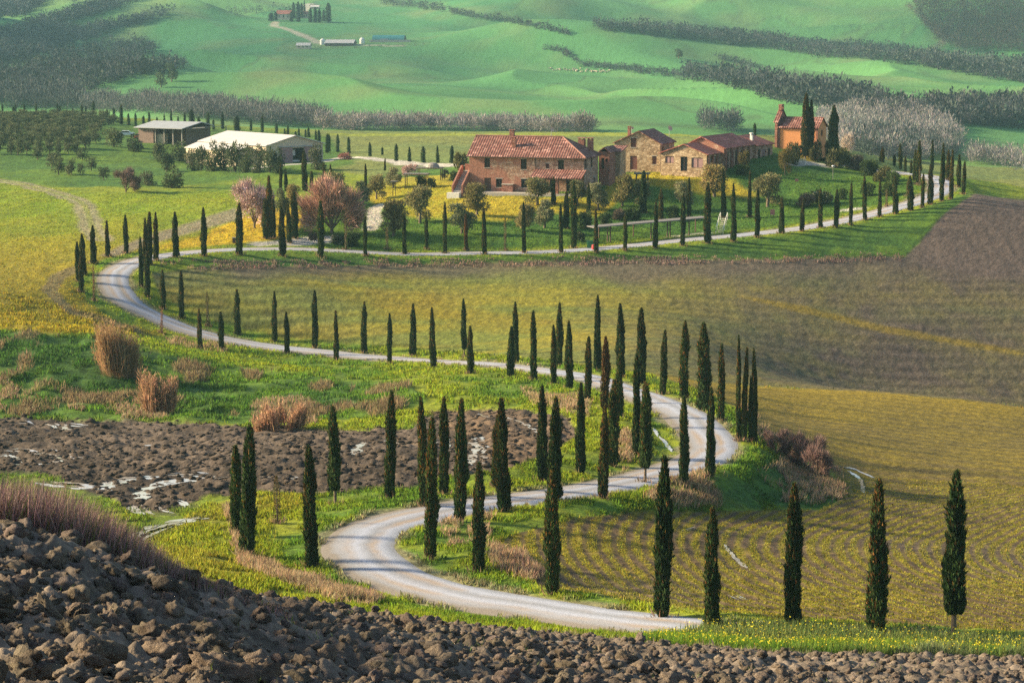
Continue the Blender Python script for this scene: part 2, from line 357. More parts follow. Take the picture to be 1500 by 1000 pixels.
worn([(380,246),(440,240),(480,235),(510,231),(545,233),(590,238),(640,241),(690,243)], 2.8, 430, lin(.46, .43, .39), k=.95)
worn([(455,6),(446,14),(440,20)], 5, 1100, lin(.45, .42, .36)); worn([(404,33),(402,38),(420,43),(445,53),(462,60),(468,64),(520,66),(590,68)], 4, 1100, lin(.36, .33, .26))
worn([(1160,239),(1180,238),(1200,239),(1210,243)], 1.6, 395, lin(.45, .42, .36), k=.95)
worn([(1240,309),(1268,306),(1290,306),(1312,305)], 1.5, 360, lin(.45, .43, .40), k=.9); worn([(900,361),(950,355),(1000,347),(1036,343)], 1.6, 345, lin(.42, .40, .37), k=.9)
# grass verges along the road
vg = (1-sst(3.6, 5.6, dR+3.0*n1))*(YY < 420)
lay(vg, mix(G_MID*1.1, G_BRIGHT*1.1, np.clip(.5+3*n1+2*n2, 0, 1)))
lay((1-sst(2.3, 3.1, dR+1.6*n1))*.7*(YY < 460), lin(.24, .20, .14))
# foreground ploughed slope
FGP = [(-900,740), (-300,765), (0,775), (50,782), (100,806), (150,816), (250,852), (330,870), (430,886), (520,892), (600,906), (700,919), (780,931), (900,944), (1000,953), (1100,958), (1300,963), (1500,966), (2300,972), (2300,2600), (-900,2600)]
Fg = np.maximum(plot(FGP, 0, 98, 2, 5), (YY < 24))
lay(Fg, mix(SOIL*.75, SOIL*1.35, np.clip(.5+1.6*n1+n2, 0, 1)))
# scattered colour change inside every plot
C *= (1+.55*(hash2(np.floor(XX*3.1), np.floor(YY*2.1), 5)-.5)*(1-.6*fz))[..., None].astype(np.float32)
C = np.clip(C, .004, .8)
# ------------------------------------------------------------------ rough soil as real relief
PUD = [([(8,659),(40,662),(75,668),(105,676)], .9, 140), ([(18,680),(45,681),(72,680)], .5, 140), ([(0,667),(20,670),(40,673)], .35, 140), ([(25,618),(45,621)], .5, 140), ([(65,620),(85,624),(107,629)], .8, 140), ([(98,622),(128,626)], .6, 140),
  ([(66,706),(110,712),(140,714),(165,706),(200,700),(250,697),(305,695)], .75, 135), ([(142,722),(150,712),(175,704),(205,700)], .9, 135), ([(203,732),(210,720),(228,709),(255,704),(300,700),(345,697)], .8, 135), ([(240,712),(275,706),(310,703)], .5, 135),
  ([(195,740),(205,750),(214,754)], .55, 130), ([(222,743),(238,748),(250,752)], .6, 130), ([(258,733),(270,738),(276,744)], .4, 130), ([(222,826),(208,812),(196,800),(193,794),(203,786),(230,775),(262,766),(298,760)], .55, 100),
  ([(186,653),(220,652),(246,651)], .45, 140), ([(380,698),(412,697)], .4, 140), ([(428,699),(482,698)], .4, 140), ([(522,666),(528,656),(538,648)], .8, 140), ([(692,640),(698,656),(691,682)], .7, 140), ([(680,646),(704,641)], .6, 140), ([(654,640),(660,664)], .4, 140),
  ([(636,651),(656,645)], .4, 140), ([(742,612),(770,622),(790,636)], .35, 140), ([(700,606),(745,618)], .35, 140), ([(955,626),(966,640),(976,650),(985,662)], .22, 140), ([(560,646),(585,650)], .3, 140), ([(796,962),(820,966),(848,971)], .35, 70), ([(778,950),(790,953)], .2, 65), ([(960,985),(1000,990)], .25, 60), ([(1062,798),(1074,815),(1095,832)], .22, 110), ([(1228,684),(1250,688),(1278,700)], .35, 160), ([(1245,690),(1262,702),(1268,722)], .3, 160), ([(1075,872),(1092,878)], .25, 110), ([(1000,778),(1022,772)], .18, 110)]
dP = np.full(XX.shape, 60.0)
for line, hw, ym in PUD:
    if ym > 90: near_line(spline(np.array([ground(a, b, ym) for a, b in line]), 1.0), 3.5, dP, np.zeros(XX.shape))
wet = 1-sst(.4, 1.5, dP); lay(wet*np.maximum(Mud*.6, .5*(YY > 100)*(YY < 170)*(PX < 400)), BROWN*.7)
w5, w6, _ = worley(XX/.24+.6*n1, YY/.3, 97); Z += Fg*.12*(np.clip(1-w5*1.2, 0, 1)-.4)*(YY < 70)
Z += Bk*1.5*(fbm(XX/5.5, YY/9, 99, 3)-.5)*sst(5, 9, dR)
w1, w2, _ = worley(XX/1.15+.8*n1, YY/1.15, 91); w3, w4, _ = worley(XX/.5, YY/.5, 93)
lump = np.clip(1-w1*1.1, 0, 1)*.6+np.clip(1-w3*1.2, 0, 1)*.28
Z += Fg*.75*(lump-.3)
lump2 = fbm(XX/.9, YY/1.3, 95, 3)-.5
Z -= .10*wet*(YY > 100)
Z += np.where(dR > 3.2, bumpy, 0)*(1-.9*wet)*(1.3*lump2+.22*(lump-.4)*(bumpy > .3)+.35*np.sin((YY+.35*XX+2*n2)*2*math.pi/2.6)*(bumpy > .3))
Z += (1-Fg)*(1-fz)*np.where(dR > 3, 1, 0)*(bumpy < .05)*(.35*n1+.5*n2)*sst(3, 7, dR)*(1-.85*wet)
del w1, w2, w3, w4, lump, lump2

# ------------------------------------------------------------------ materials
def mat(name):
    m = bpy.data.materials.new(name); m.use_nodes = True
    nt = m.node_tree; b = nt.nodes['Principled BSDF']
    return m, nt, b
def N(nt, t, **k):
    n = nt.nodes.new(t)
    for a, v in k.items(): setattr(n, a, v)
    return n
def setin(n, **k):
    for a, v in k.items(): n.inputs[a.replace('_', ' ')].default_value = v
def noise(nt, scale, detail=4, src=None, rough=.55):
    t = N(nt, 'ShaderNodeTexNoise'); t.inputs['Scale'].default_value = scale; t.inputs['Detail'].default_value = detail; t.inputs['Roughness'].default_value = rough
    if src: nt.links.new(src, t.inputs['Vector'])
    return t
def ramp(nt, src, stops):
    r = N(nt, 'ShaderNodeValToRGB'); e = r.color_ramp.elements
    while len(e) > 1: e.remove(e[0])
    e[0].position = stops[0][0]; e[0].color = (*stops[0][1], 1)
    for p, c in stops[1:]:
        q = e.new(p); q.color = (*c, 1)
    nt.links.new(src, r.inputs[0]); return r
def mul(nt, a, b, f=1.0):
    m = N(nt, 'ShaderNodeMix', data_type='RGBA', blend_type='MULTIPLY'); m.inputs[0].default_value = f
    nt.links.new(a, m.inputs[6]); nt.links.new(b, m.inputs[7]); return m.outputs[2]
def mixc(nt, fac, a, b):
    m = N(nt, 'ShaderNodeMix', data_type='RGBA'); nt.links.new(fac, m.inputs[0])
    for s, i in ((a, 6), (b, 7)):
        if isinstance(s, tuple): m.inputs[i].default_value = (*s, 1)
        else: nt.links.new(s, m.inputs[i])
    return m.outputs[2]
def bump(nt, b, src, strength=.5, dist=.1):
    bn = N(nt, 'ShaderNodeBump'); bn.inputs['Strength'].default_value = strength; bn.inputs['Distance'].default_value = dist
    nt.links.new(src, bn.inputs['Height']); nt.links.new(bn.outputs[0], b.inputs['Normal'])
def cover_mat(name, var=.5, scale=2.5, bs=.5, bd=.15, rough=.95, transl=0):
    m, nt, b = mat(name); setin(b, Roughness=rough); b.inputs['Specular IOR Level'].default_value = .15
    at_ = N(nt, 'ShaderNodeVertexColor', layer_name='cover'); g = N(nt, 'ShaderNodeNewGeometry')
    t = noise(nt, scale, 6, g.outputs['Position'], .7)
    r = ramp(nt, t.outputs[0], [(.25, (1-var,)*3), (.5, (1, 1, 1)), (.75, (1+var, 1+var*.95, 1+var*.8))])
    c = mul(nt, at_.outputs[0], r.outputs[0]); nt.links.new(c, b.inputs['Base Color'])
    if bs: bump(nt, b, t.outputs[0], bs, bd)
    if transl:
        tr = N(nt, 'ShaderNodeBsdfTranslucent'); nt.links.new(c, tr.inputs[0]); ms = N(nt, 'ShaderNodeMixShader'); ms.inputs[0].default_value = transl
        nt.links.new(b.outputs[0], ms.inputs[1]); nt.links.new(tr.outputs[0], ms.inputs[2]); nt.links.new(ms.outputs[0], nt.nodes['Material Output'].inputs[0])
    return m
m_ground = cover_mat('ground_cover', .55, 2.2, .6, .25)
nr, nc = XX.shape
idx = np.arange(nr*nc, dtype=np.int32).reshape(nr, nc)
quads = np.stack([idx[:-1, :-1], idx[:-1, 1:], idx[1:, 1:], idx[1:, :-1]], -1).reshape(-1, 4)
me = mesh_from('ground', np.stack([XX, YY, Z], -1).reshape(-1, 3), quads, m_ground, True, C.reshape(-1, 3))
link('ground', me, kind='structure'); del quads

# ------------------------------------------------------------------ gravel road and tracks
m_road, nt, b = mat('road_gravel'); setin(b, Roughness=.85)
uvn = N(nt, 'ShaderNodeUVMap'); sp = N(nt, 'ShaderNodeSeparateXYZ'); nt.links.new(uvn.outputs[0], sp.inputs[0])
g = N(nt, 'ShaderNodeNewGeometry')
t1 = noise(nt, .35, 4, g.outputs['Position']); t2 = noise(nt, 9, 5, g.outputs['Position'], .8)
addn = N(nt, 'ShaderNodeMath', operation='MULTIPLY_ADD'); nt.links.new(t1.outputs[0], addn.inputs[0]); addn.inputs[1].default_value = .22; nt.links.new(sp.outputs[0], addn.inputs[2])
wheel = ramp(nt, addn.outputs[0], [(.05, (.26, .24, .22)), (.2, (.31, .34, .41)), (.34, (.44, .48, .59)), (.5, (.28, .30, .35)), (.66, (.43, .47, .58)), (.82, (.34, .37, .44)), (.92, (.29, .29, .31)), (1.0, (.24, .21, .18))])
t3 = noise(nt, .12, 3, g.outputs['Position']); oc = ramp(nt, addn.outputs[0], [(.3, (0, 0, 0)), (.42, (.8,)*3), (.52, (.1,)*3), (.66, (.05,)*3), (.78, (.7,)*3), (.9, (0, 0, 0))])
om = mul(nt, oc.outputs[0], ramp(nt, t3.outputs[0], [(.36, (0, 0, 0)), (.56, (1, 1, 1))]).outputs[0])
gr = ramp(nt, t2.outputs[0], [(.3, (.62, .62, .63)), (.6, (1.0, 1.0, 1.0)), (.78, (1.25, 1.22, 1.2))])
wc = mixc(nt, om, wheel.outputs[0], (.40, .28, .165)); nt.links.new(mul(nt, wc, gr.outputs[0]), b.inputs['Base Color']); bump(nt, b, t2.outputs[0], .5, .05)
def strip(name, P, hw, material, lift=.03, across=7, crown=.05, wob=.25):
    P = np.asarray(P, float); T = np.gradient(P[:, :2], axis=0); T /= np.linalg.norm(T, axis=1)[:, None]+1e-9
    Nn = np.stack([-T[:, 1], T[:, 0]], 1); s = np.arange(len(P))
    V = []; UV = []
    for k in range(across):
        f = 2*k/(across-1)-1
        h = hw*(1+wob*(fbm(s/5.0, s*0+f*3, 13+k, 3)-.5)*(abs(f) > .9))
        xy = P[:, :2]+Nn*(f*h)[:, None]
        V.append(np.column_stack([xy, P[:, 2]+lift+crown*(1-f*f)-.06*(abs(f) > .9)])); UV.append(np.column_stack([np.full(len(P), (f+1)/2), s*.2]))
    V = np.stack(V, 1).reshape(-1, 3); UV = np.stack(UV, 1).reshape(-1, 2)
    i = np.arange(len(P)*across).reshape(len(P), across)
    q = np.stack([i[:-1, :-1], i[:-1, 1:], i[1:, 1:], i[1:, :-1]], -1).reshape(-1, 4)
    me = mesh_from(name, V, q, material, True)
    ul = me.uv_layers.new(name='UVMap'); ul.data.foreach_set('uv', UV[q.ravel()].astype(np.float32).ravel())
    if me.polygons[0].normal.z < 0: me.flip_normals()
    return link(name, me, kind='structure')
strip('road', RP, 2.25, m_road)
# ------------------------------------------------------------------ plant builders (all leaves are real little faces)
def leaf_mat(name, transl=.25, var=.35, rough=.8):
    m, nt, b = mat(name); setin(b, Roughness=rough); b.inputs['Specular IOR Level'].default_value = .2
    at_ = N(nt, 'ShaderNodeVertexColor', layer_name='cover'); oi = N(nt, 'ShaderNodeObjectInfo')
    r = ramp(nt, oi.outputs['Random'], [(0, (1-var, 1-var*.8, 1-var)), (.5, (1, 1, 1)), (1, (1+var, 1+var*.7, 1+var*.4))])
    c = mul(nt, at_.outputs[0], r.outputs[0]); nt.links.new(c, b.inputs['Base Color'])
    tr = N(nt, 'ShaderNodeBsdfTranslucent'); nt.links.new(c, tr.inputs[0]); ms = N(nt, 'ShaderNodeMixShader'); ms.inputs[0].default_value = transl
    nt.links.new(b.outputs[0], ms.inputs[1]); nt.links.new(tr.outputs[0], ms.inputs[2]); nt.links.new(ms.outputs[0], nt.nodes['Material Output'].inputs[0])
    return m
m_leaf = leaf_mat('leaves'); m_cyp = leaf_mat('cypress_leaves', .2, .4); m_twig = leaf_mat('twigs', .1, .2)
m_dry = leaf_mat('dry_stems', .35, .2); m_grass = leaf_mat('grass_blades', .45, 0)
m_bark, nt, b = mat('bark'); setin(b, Roughness=.95)
g = N(nt, 'ShaderNodeTexCoord'); t = noise(nt, 6, 5, g.outputs['Object'], .7)
nt.links.new(ramp(nt, t.outputs[0], [(.3, (.07, .05, .035)), (.7, (.22, .17, .12))]).outputs[0], b.inputs['Base Color']); bump(nt, b, t.outputs[0], .7, .05)

def blades(base, direc, length, width, colr, bend=0.0, r=None):
    """pointed leaves: (n,3) roots and directions -> verts (n*4), quads, colours"""
    r = r or rng; n = len(base)
    side = np.cross(direc, r.normal(size=(n, 3))); side /= np.linalg.norm(side, axis=1)[:, None]+1e-9
    L = (length if np.ndim(length) else np.full(n, length))[:, None]; Wd = (width if np.ndim(width) else np.full(n, width))[:, None]
    nrm = np.cross(direc, side)
    a = base; m1 = base+direc*L*.45+side*Wd*.5; m2 = base+direc*L*.45-side*Wd*.5; tip = base+direc*L+nrm*L*bend
    V = np.stack([a, m1, tip, m2], 1).reshape(-1, 3)
    Q = np.arange(n*4).reshape(n, 4)
    return V, Q, np.repeat(colr, 4, 0)
def tube(P, rad, seg=6):
    P = np.asarray(P, float); V = []; Q = []
    for i, p in enumerate(P):
        d = P[min(i+1, len(P)-1)]-P[max(i-1, 0)]; d /= np.linalg.norm(d)+1e-9
        a = np.cross(d, [0.3, .9, .1]); a /= np.linalg.norm(a)+1e-9; bb = np.cross(d, a)
        for k in range(seg):
            th = 2*math.pi*k/seg; V.append(p+rad[i]*(a*math.cos(th)+bb*math.sin(th)))
    for i in range(len(P)-1):
        for k in range(seg): Q.append((i*seg+k, i*seg+(k+1) % seg, (i+1)*seg+(k+1) % seg, (i+1)*seg+k))
    return np.array(V), np.array(Q)
def joinm(parts):
    V = []; Q = []; Cc = []; o = 0
    for p in parts:
        V.append(p[0]); Q.append(p[1]+o); o += len(p[0]); Cc.append(p[2] if len(p) > 2 else np.full((len(p[0]), 3), .1))
    return np.concatenate(V), np.concatenate(Q), np.concatenate(Cc)
def jit(c, n, v=.25, r=None):
    r = r or rng
    return np.clip(np.array(c)*(1+v*r.normal(size=(n, 1)))*(1+.08*r.normal(size=(n, 3))), .004, .9)

def cypress_mesh(seed, n=2600, width=1.0, brown=.12, lush=1.0, colr=(.036, .068, .019), bro=(.15, .075, .022), skirt=.1):
    """unit cypress: 7.5 m tall, narrow spindle of upright sprays; returns (crown mesh, trunk mesh)"""
    r = np.random.default_rng(seed); H = 7.5
    def prof(t): return np.clip(np.minimum(((t+.03)/.07)**.4, 1)*(.86+.5*t*(1-t)*1.6-.42*t)*np.clip((1-t)/.22, 0, 1)**.62, .02, 1)*.36*width
    t = r.uniform(0, 1, n)**1.05; t[:n//12] = r.uniform(0, .06, n//12); ph = r.uniform(0, 2*math.pi, n)
    wv = r.uniform(0, 99); R0 = prof(t)*(.72+.56*fbm(t*5+wv, t*0+wv, seed, 2))*(1+.22*np.sin(ph*3+seed+9*t)+.30*(fbm(ph*1.6, t*17, seed, 2)-.5)*2)
    rad = R0*np.sqrt(r.uniform(.4, 1.15, n)); z = skirt+t*(H-skirt-.25)
    base = np.stack([rad*np.cos(ph), rad*np.sin(ph), z], 1)
    out = r.uniform(.05, .6, n)*(.6+1.0*(r.random(n) < .14))
    d = np.stack([out*np.cos(ph+r.normal(0, .5, n)), out*np.sin(ph+r.normal(0, .5, n)), np.ones(n)], 1); d /= np.linalg.norm(d, axis=1)[:, None]
    cc = jit(colr, n, .32, r); bm = (r.random(n) < brown*(.5+1.2*t)); cc[bm] = jit(bro, bm.sum(), .3, r)
    V, Q, Cc = blades(base, d, r.uniform(.18, .42, n)*(.75+.25*lush), r.uniform(.05, .11, n), cc, .1, r)
    parts = [(V, Q, Cc)]
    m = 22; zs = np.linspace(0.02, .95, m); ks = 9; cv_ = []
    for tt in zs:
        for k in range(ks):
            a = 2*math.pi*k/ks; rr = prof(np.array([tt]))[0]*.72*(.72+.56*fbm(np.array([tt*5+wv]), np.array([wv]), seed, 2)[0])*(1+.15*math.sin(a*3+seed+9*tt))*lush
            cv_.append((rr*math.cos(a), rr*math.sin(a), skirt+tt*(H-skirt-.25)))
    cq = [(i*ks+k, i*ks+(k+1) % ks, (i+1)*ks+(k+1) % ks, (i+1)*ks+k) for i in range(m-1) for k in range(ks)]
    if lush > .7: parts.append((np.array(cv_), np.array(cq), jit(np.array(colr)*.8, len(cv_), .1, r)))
    V, Q, Cc = joinm(parts)
    crown = mesh_from('cypress_crown', V, Q, m_cyp, False, Cc)
    tv, tq = tube([(0, 0, -.4), (0, 0, .3), (.02, 0, skirt+.6), (0, 0, H*.8)], [.13, .11, .09, .03])
    return crown, mesh_from('cypress_trunk', tv, tq, m_bark, True)

def crown_leaves(r, clumps, n, leaf, colr, var=.3, up=.35):
    """leaves through the volume of several ellipsoid clumps (cx,cy,cz,rx,ry,rz)"""
    cl = np.array(clumps); vol = (cl[:, 3]*cl[:, 4]*cl[:, 5])**.75; pick = r.choice(len(cl), n, p=vol/vol.sum()); c = cl[pick]
    d = r.normal(size=(n, 3)); d /= np.linalg.norm(d, axis=1)[:, None]
    q = r.uniform(.45, 1.08, n)[:, None]
    base = c[:, :3]+d*q*c[:, 3:]
    dr = d*.7+r.normal(size=(n, 3))*.55+[0, 0, up]; dr /= np.linalg.norm(dr, axis=1)[:, None]
    tone = 1+.3*(r.random(len(cl))-.5)
    return blades(base, dr, r.uniform(.7, 1.4, n)*leaf, r.uniform(.35, .6, n)*leaf, jit(colr, n, var, r)*tone[pick][:, None], .15, r)
def olive_mesh(seed, n=2600, colr=(.115, .125, .062), leaf=.3, trunk=.28):
    """unit olive: 4.5 m wide and 4.5 m tall"""
    r = np.random.default_rng(seed); cl = []; limbs = []
    for k in range(15):
        a = r.uniform(0, 2*math.pi); q = math.sqrt(r.random())*1.55; zz = r.uniform(1.15, 3.9)-.25*q
        s = r.uniform(.55, .95); cl.append((q*math.cos(a), q*math.sin(a), zz, s*1.1, s*1.1, s*.8))
    parts = [crown_leaves(r, cl, n, leaf, colr, .33)]
    V, Q, Cc = joinm(parts); crown = mesh_from('olive_crown', V, Q, m_leaf, False, Cc)
    tp = [tube([(0, 0, -.4), (.06, .03, .5), (0, .08, 1.2)], [.3*trunk/.28, .22*trunk/.28, .17*trunk/.28])]
    for c in cl[:6]: tp.append(tube([(0, .05, 1.0), (c[0]*.45, c[1]*.45, 1.5+.2*c[2]), (c[0]*.9, c[1]*.9, c[2])], [.12, .08, .03], 5))
    V, Q, _ = joinm(tp); return crown, mesh_from('olive_trunk', V, Q, m_bark, True)
def shrub_mesh(seed, n, colr, leaf):
    """rounded shrub leafy to the ground: 4.5 m wide and 4.2 m tall"""
    r = np.random.default_rng(seed); cl = []
    for k in range(16):
        a = r.uniform(0, 2*math.pi); q = math.sqrt(r.random())*1.5; cl.append((q*math.cos(a), q*math.sin(a), r.uniform(.5, 3.3)*(1-.12*q), .85, .85, .8))
    V, Q, Cc = crown_leaves(r, cl, n, leaf, colr, .33); crown = mesh_from('shrub_crown', V, Q, m_leaf, False, Cc)
    tp = [tube([(0, 0, -.4), (c[0]*.4, c[1]*.4, .8), (c[0], c[1], c[2])], [.12, .08, .03], 5) for c in cl[:6]]
    V, Q, _ = joinm(tp); return crown, mesh_from('shrub_stems', V, Q, m_bark, True)
def bush_mesh(seed, n=1500, colr=(.06, .085, .03), leaf=.2, flowers=None):
    """unit bush: 2 m wide, 1.6 m tall"""
    r = np.random.default_rng(seed); cl = []
    for k in range(11):
        a = r.uniform(0, 2*math.pi); q = math.sqrt(r.random())*.72; s = r.uniform(.28, .46)
        cl.append((q*math.cos(a), q*math.sin(a), r.uniform(.25, 1.15)-.25*q, s, s, s))
    parts = [crown_leaves(r, cl, n, leaf, colr, .35)]
    if flowers is not None: parts.append(crown_leaves(r, cl, n//6, leaf*.8, flowers, .15))
    V, Q, Cc = joinm(parts); crown = mesh_from('bush_leaves', V, Q, m_leaf, False, Cc)
    tp = [tube([(0, 0, -.25), (c[0]*.4, c[1]*.4, .4), (c[0], c[1], c[2])], [.05, .035, .012], 5) for c in cl[:6]]
    V, Q, _ = joinm(tp); return crown, mesh_from('bush_stems', V, Q, m_bark, True)
def twig_mesh(seed, n=2600, colr=(.26, .12, .09), W_=2.2, Hh=3.2, blossom=None, nb=0, th=.035, lw=.6):
    """leafless crown of fine twigs fanning out from the limbs (unit: 4.4 m wide, 4 m tall)"""
    r = np.random.default_rng(seed); cl = []
    for k in range(14):
        a = r.uniform(0, 2*math.pi); q = math.sqrt(r.random())*W_*.7; cl.append((q*math.cos(a), q*math.sin(a), .75+r.uniform(0, 1)*(Hh-1.0)-.12*q, W_*.36, W_*.36, Hh*.24))
    c = np.array(cl)[r.integers(0, len(cl), n)]; d = r.normal(size=(n, 3)); d /= np.linalg.norm(d, axis=1)[:, None]
    base = c[:, :3]+d*c[:, 3:]*r.uniform(.1, .8, n)[:, None]
    ctr = base-np.array([0, 0, .6]); dr = ctr/np.linalg.norm(ctr, axis=1)[:, None]+r.normal(size=(n, 3))*.4+[0, 0, .35]; dr /= np.linalg.norm(dr, axis=1)[:, None]
    parts = [blades(base, dr, r.uniform(.4, .95, n), r.uniform(.7, 1.5, n)*th, jit(colr, n, .3, r), .1, r)]
    if nb: parts.append(crown_leaves(r, cl, nb, .16, blossom, .12))
    V, Q, Cc = joinm(parts); crown = mesh_from('twig_crown', V, Q, m_twig, False, Cc)
    tp = [tube([(0, 0, -.3), (0, 0, .5)], [.2*lw, .15*lw])]
    for q in cl[:9]: tp.append(tube([(0, 0, .3), (q[0]*.5, q[1]*.5, .6+.4*q[2]), (q[0], q[1], q[2]+.2)], [.12*lw, .07*lw, .02], 5))
    V, Q, _ = joinm(tp); return crown, mesh_from('twig_trunk', V, Q, m_bark, True)

def empty(name, loc, rz=0, label=None, cat=None, group=None):
    o = bpy.data.objects.new(name, None); col.objects.link(o); o.location = loc; o.rotation_euler = (0, 0, rz); o.empty_display_size = .3
    if label: o['label'] = label
    if cat: o['category'] = cat
    if group: o['group'] = group
    return o
def plant(name, meshes, loc, scale, rz, label, cat, group=None, lean=(0, 0), pn=('crown', 'trunk')):
    root = empty(name, loc, rz, label, cat, group); root.scale = scale; root.rotation_euler = (lean[0], lean[1], rz)
    for nm, me in zip(pn, meshes): link(nm, me, root)
    return root
FEET = []
ORD = 'first second third fourth fifth sixth seventh eighth ninth tenth eleventh twelfth thirteenth fourteenth fifteenth sixteenth seventeenth eighteenth nineteenth twentieth'.split()
ORD += ['twenty-'+o for o in ORD[:9]]+['thirtieth']+['thirty-'+o for o in ORD[:9]]
CYP = [cypress_mesh(100+k, 5200, w_, br) for k, (w_, br) in enumerate([(1, .14), (.9, .22), (1.15, .16), (.82, .3), (1.0, .24), (.95, .12), (1.1, .2), (.88, .1), (1.02, .34), (1.2, .15)])]
CYP_BROWN = cypress_mesh(120, 3000, .95, .75, 1, (.05, .06, .02), (.16, .07, .025))
CYP_THIN = cypress_mesh(121, 700, .75, .45, .4, (.06, .075, .025), (.2, .13, .06))
CYP_SAP = cypress_mesh(122, 500, .6, .95, .4, (.12, .08, .03), (.26, .12, .07))
CYP_TRUNK = cypress_mesh(123, 3200, 1.0, .1, 1, skirt=1.15)
CYP_SOFT = [cypress_mesh(130+k, 1500, 1.1, .05, 1, (.035, .075, .03)) for k in range(3)]
def cyp_row(tail, group, rows, ymin=60, ymax=9000, wide=1.0, meshes=None, brow=None):
    """rows: (px, top, base[, kind]); labels count along the row as it runs in the picture from left to right"""
    rows = sorted(rows, key=lambda q: q[0]); nrow = len(rows)
    meshes = meshes or CYP
    for i, q in enumerate(rows):
        px, top, base = q[:3]; kind = q[3] if len(q) > 3 else ''
        x, y, z = ground(px, base, ymin, ymax)
        dpt = y*CP-z*SP
        h = (base-top)*dpt/F/ CP*.985
        me = {'b': CYP_BROWN, 't': CYP_THIN, 's': CYP_SAP, 'k': CYP_TRUNK}.get(kind[:1], meshes[(i*5+int(px)) % len(meshes)])
        wmul = float(kind[1:]) if len(kind) > 1 else 1.0
        sx = wide*wmul*(.55+.45*h/7.5)*random.uniform(.82, 1.2)
        if kind[:1] in ('t', 's'): sx = wide*.8*wmul
        look = {'b': 'rust-brown dying', 't': 'sparse half-bare young', 's': 'thin reddish dead', 'k': 'dark green bare-legged'}.get(kind[:1], 'tall dark green' if h > 8.2 else ('short dark green' if h < 5.5 else 'dark green'))
        if y < 420: FEET.append((x, y, z, sx))
        if nrow == 1: lab = f'{look} cypress {tail}'
        else: lab = f'{look} cypress, {ORD[i] if i < nrow-1 else "last"} from left in {tail}'
        plant('cypress', me, (x, y, z-.05), (sx, sx, h/7.5), random.uniform(0, 6.28), lab, 'cypress', group, (random.gauss(0, .016), random.gauss(0, .016)))
# ------------------------------------------------------------------ cypresses (pixel x, top, base on the ground)
cyp_row('row nearest the ploughed foreground', 'cypresses by the lowest stretch of road',
  [(809,678,870),(970,662,905),(1042,735,921),(1161,700,918),(1284,695,930),(1396.5,680,936,'k')], 80)
cyp_row('row on near verge between both road bends', 'cypresses on the inside of the lowest bend',
  [(631,606,819,'x1.05'),(701,672,838),(674,579,764),(738,579,749,'x1.15'),(812,577,732),(883,588,729),(945,560,707,'k'),(1002,576,709,'x1.05'),(1040,566,698)], 80)
cyp_row('row between muddy field and road', 'cypresses beside the wet ploughed field',
  [(347,647,783),(362,617,815,'x1.15'),(407,692,766,'t'),(456.5,647,833),(491.5,590,740,'k1.1'),(571,568,731),(621,577,742),(651,576,723),(728,604,713),(795,560,704),(850,557,694),(897,552,682)], 80)
cyp_row('row on far verge of the middle road', 'cypresses on the far verge of the middle road',
  [(1081,510,668,'x.62'),(1088,545,684,'x.62'),(1099,553,652,'x.42'),(1106,526,669,'x.68'),(1056,500,617),(1032,470,602,'x1.1'),(1001,466,586,'x1.1'),(971,481,578,'x1.1'),(939,448,563,'x1.05'),(909.6,443,552),(875,430,544,'x1.1'),
   (819,441,537),(755,440,531),(680,435,525,'k.9'),(605,443,521),(532.7,440,517),(461.7,423,510),(402,425,500),(347.7,422,490),(305,425,478,'t'),(266,394,466),(239,394,453)], 190)
cyp_row('row on near verge of the middle road', 'cypresses on the near verge of the middle road',
  [(237,450,488,'s'),(293,450,510),(325,455,513),(421,455,518),(493,453,527),(570.7,457,533),(634.7,448,540),(689,475,547),(747,476,553),(782,453,557),(811,474,566),(834,468,572),(861,490,587),
   (886,490,600,'b1.1'),(907,516,611),(932,514,667),(946,556,672)], 170)
cyp_row('row outside the far left road bend', 'cypresses outside the far left bend',
  [(115,353,412),(122,341,402),(119,372,428),(137,329,386),(138,386,441,'s'),(158,322,376),(185,314,371)], 250)
cyp_row('row on near verge of farm road', 'cypresses on the near verge of the farm road',
  [(207,346,420),(216,367,435,'x1.15'),(213,318,398),(218,309,388,'x1.15'),(228.6,310,382),(257.7,309,377,'x1.15'),(299,302.5,375,'x1.15'),(351,296,373,'x1.2'),(414,300,375,'x1.1'),(470,293,376,'x1.1'),(535,315,375),(592.7,313,373),(651.7,295,372),
   (709.8,302.5,373),(767.6,295,371),(822,297,370),(873.6,304,370),(916,311,367),(960,291,363.5),(1000,283,360),(1036,267,356,'x1.2'),(1075,267.5,354),(1109,274,348),(1145,287,342),(1174,291,339),(1201.6,275,334),(1225,277,333,'x1.2'),(1246,266,330)], 290)
cyp_row('row climbing to the right road bend', 'cypresses climbing to the right hand bend',
  [(1266.7,257,322.5),(1288.5,262.5,318),(1312,257,313.5,'x1.2'),(1334,256.5,308.5,'x1.1'),(1351,253.5,304.5),(1363,240,300,'x1.2'),(1379,209,295.5),(1393,219,292),(1411,235.5,285)], 330)
cyp_row('cluster beyond the right road bend', 'cypresses beyond the right hand bend',
  [(1404,225,274),(1388.5,219,264),(1365,204,251),(1340,219,264),(1344.5,205,270),(1347,242,272,'t'),(1334.5,234,255),(1326,228,252),(1319,210,248),(1310,226,243),(1293,214.5,238),(1290,222,237),(1329,262.5,288,'t'),(1299,276,303,'t')], 380)
cyp_row('row between farm lawn and farm road', 'cypresses below the farm lawn',
  [(506.5,318,368,'t'),(567,332,366,'t'),(625,312,365),(683,313,367,'b.8'),(740,317,367,'t'),(840.6,264,364,'x.9')], 345)
